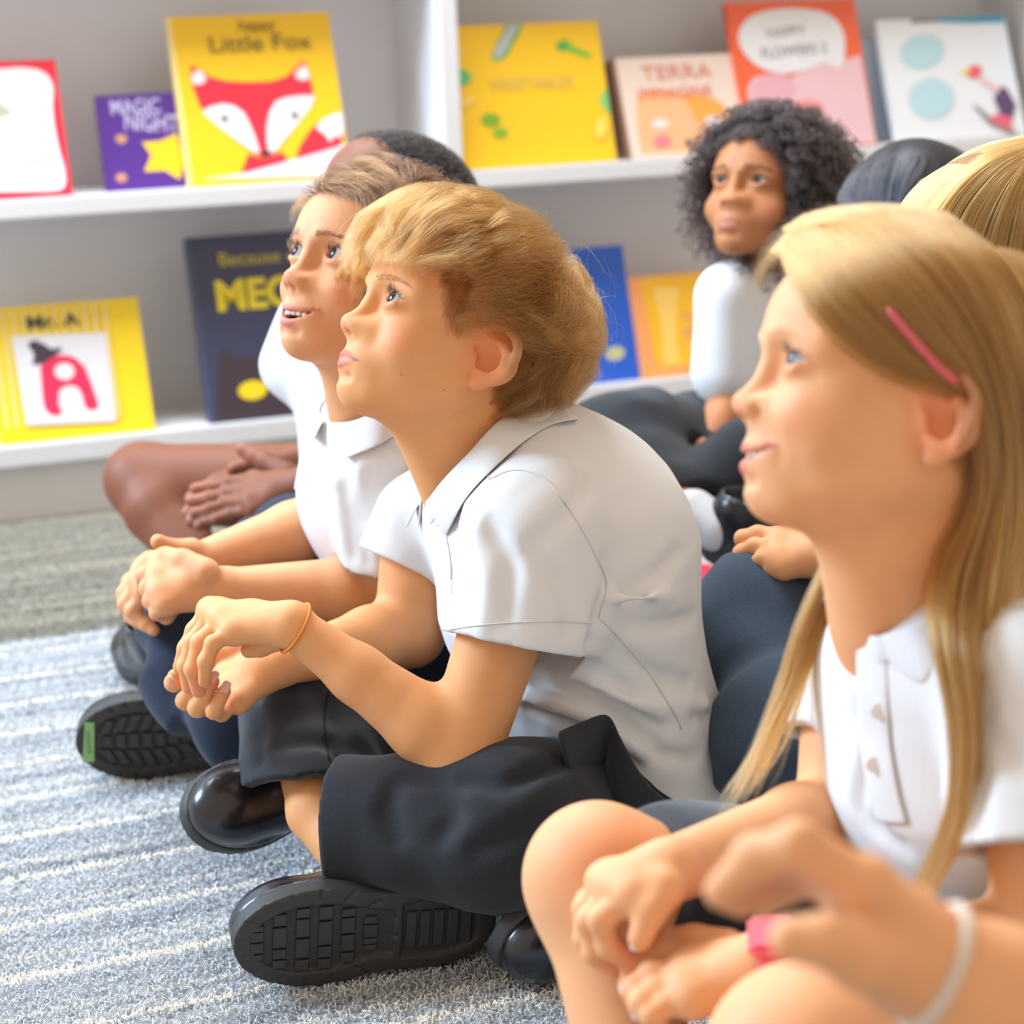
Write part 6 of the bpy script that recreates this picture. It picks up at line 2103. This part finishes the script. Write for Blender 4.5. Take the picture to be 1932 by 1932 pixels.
t7 = [add(cone(G(1700, 1230, 2.05), G(1425, 1180, 2.02), .09, .066)), add(cone(G(1425, 1185, 2.0), G(1480, 1330, 1.93), .062, .06), .03), add(cone(G(1760, 1400, 1.9), G(1490, 1400, 1.86), .09, .065), .03), add(cone(G(1490, 1400, 1.84), G(1400, 1440, 1.92), .06, .05), .03),
      disp(lambda p: .007 * folds(p * A([1, 1, 1.8]), 38, 96) + .002 * waves(p, 110, 97))]
build_sdf('trousers', t7, *bounds([G(1700, 1230, 2.05), G(1415, 1180, 2.02), G(1480, 1330, 1.9), G(1400, 1440, 1.92), G(1760, 1400, 1.9)], .12), .0045, M_DENIM, kide)
c_ = Z(1330, 1105, .006)
box('red_folder', (-.11, -.08, -.006), (.11, .08, .006), mat('red_card', (.62, .02, .05), .5, .4), None, .002)
rf = bpy.data.objects['red_folder']
rf.matrix_world = Matrix.Translation(Vector(c_ + A([-.055, .05, .0015]))) @ Matrix.Rotation(.5, 4, 'Z')
tag(rf, 'flat red card folder lying on the carpet behind the blond boy', 'folder')

# ------------------------------------------------------------------ near hand reaching into the picture
kidf = empty('person', tuple(Z(2300, 2500, 0)))
kidf.location = tuple(HEAD * .86 + norm(np.cross(HEAD, A([0, 0, 1.]))) * .50)
tag(kidf, 'blurred bare hand and forearm with a pale wristband, nearest to the viewer', 'person')
W8 = G(1712, 1800, .80)
ops = [add(chain([G(2080, 1990, .80), G(1880, 1890, .80), W8], [.034, .030, .0225], .01))]
ops += hand_ops(W8, [G(1632, 1672, .785), G(1625, 1690, .805), G(1625, 1712, .822), G(1632, 1738, .836)],
                [[G(1508, 1592, .79), G(1425, 1618, .80), G(1362, 1682, .805)], [G(1512, 1606, .815), G(1432, 1632, .825), G(1380, 1690, .83)],
                 [G(1520, 1625, .838), G(1446, 1650, .848), G(1400, 1700, .852)], [G(1540, 1655, .855), G(1480, 1672, .862), G(1440, 1705, .866)]],
                [G(1690, 1830, .785), G(1625, 1808, .765), G(1555, 1775, .758), G(1492, 1772, .758)], rf=.0090, rw=.025, pr=.0118, palm=(G(1668, 1752, .80), .018))
RL = norm(np.cross(HEAD, A([0, 0, 1.])))
BF = HEAD * .86 + RL * .50
ELB = G(2080, 1990, .80)
SHF = BF + HEAD * -.06 - RL * .06 + A([0, 0, .40])
ops += [add(cone(ELB, SHF, .034, .038), .01)]
fr8 = Frame(BF + A([0, 0, .60]) - RL * .03, np.stack([np.cross(-RL, A([0, 0, 1.])), -RL, A([0, 0, 1.])], 1), .001)
hops8, pl8 = head_ops(dict())
ops += in_frame(fr8, hops8) + [add(cone(fr8.out((0, -14, -30)), BF + A([0, 0, .45]), .042, .048), .02)]
V, F = sdf_mesh(ops, *bounds([fr8.c - .13, fr8.c + .13, SHF, G(2080, 1980, .8), W8, G(1362, 1668, .845), G(1500, 1592, .84)], .06), .0026)
mesh_obj('body', V, F, M_SKIN2, kidf, col=paint(V, SK2, [(sphere(G(1380, 1680, .83), .03), FL2, .03, .5)]))
wv = norm(W8 - G(1880, 1880, .80)); u_ = norm(np.cross(wv, A([.1, .2, .9]))); v_ = np.cross(wv, u_)
tube('wristband', [W8 - wv * .012 + (u_ * math.cos(a) + v_ * math.sin(a)) * .0255 for a in np.linspace(0, 2 * math.pi, 40, endpoint=False)], .0028, mat('pale_band', (.70, .62, .52), .6, .3), kidf, 8, True)
for s in (-1, 1): build_eye(fr8, s, (0, .95, .15), (.03, .02, .015), kidf, M_EYE)
build_sdf('hair', in_frame(fr8, [add(ell((0, -10, 54), (72, 98, 76))), cut(lambda p: -(p[..., 2] - np.interp(p[..., 1], [-120, -60, -20, -10, 24, 40, 68, 95], [-60, -60, -40, 10, 10, 44, 74, 84]) - 2), 6), disp(lambda p: 1.6 * waves(p * A([1, .4, .4]), .9, 3))]), fr8.c - .2, fr8.c + .2, .004, mat('plain_brown_hair', (.07, .03, .012), .6, .3), kidf)
sl8 = SHF + (ELB - SHF) * .55
build_sdf('shirt', [add(flatcone(BF + A([0, 0, .08]), BF + A([0, 0, .34]), .125, .11, RL, .78)), add(cone(SHF, SHF + HEAD * .20, .046, .046), .05), add(cone(SHF, sl8, .046, .05), .015), disp(lambda p: .002 * waves(p, 80, 98))], *bounds([BF, SHF, SHF + HEAD * .2, sl8], .16), .005, M_SHIRT, kidf)
build_sdf('trousers', [add(cone(BF + A([0, 0, .10]) - HEAD * .07, BF - HEAD * .20 - RL * .16 + A([0, 0, .08]), .085, .06)), add(cone(BF + A([0, 0, .10]) + HEAD * .07, BF + HEAD * .10 - RL * .12 + A([0, 0, .08]), .085, .06), .03), add(cone(BF - HEAD * .20 - RL * .16 + A([0, 0, .07]), BF - HEAD * .02 - RL * .20 + A([0, 0, .06]), .055, .05), .03)], *bounds([BF, BF - HEAD * .2 - RL * .2, BF + HEAD * .12], .13), .005, M_PANTS, kidf)
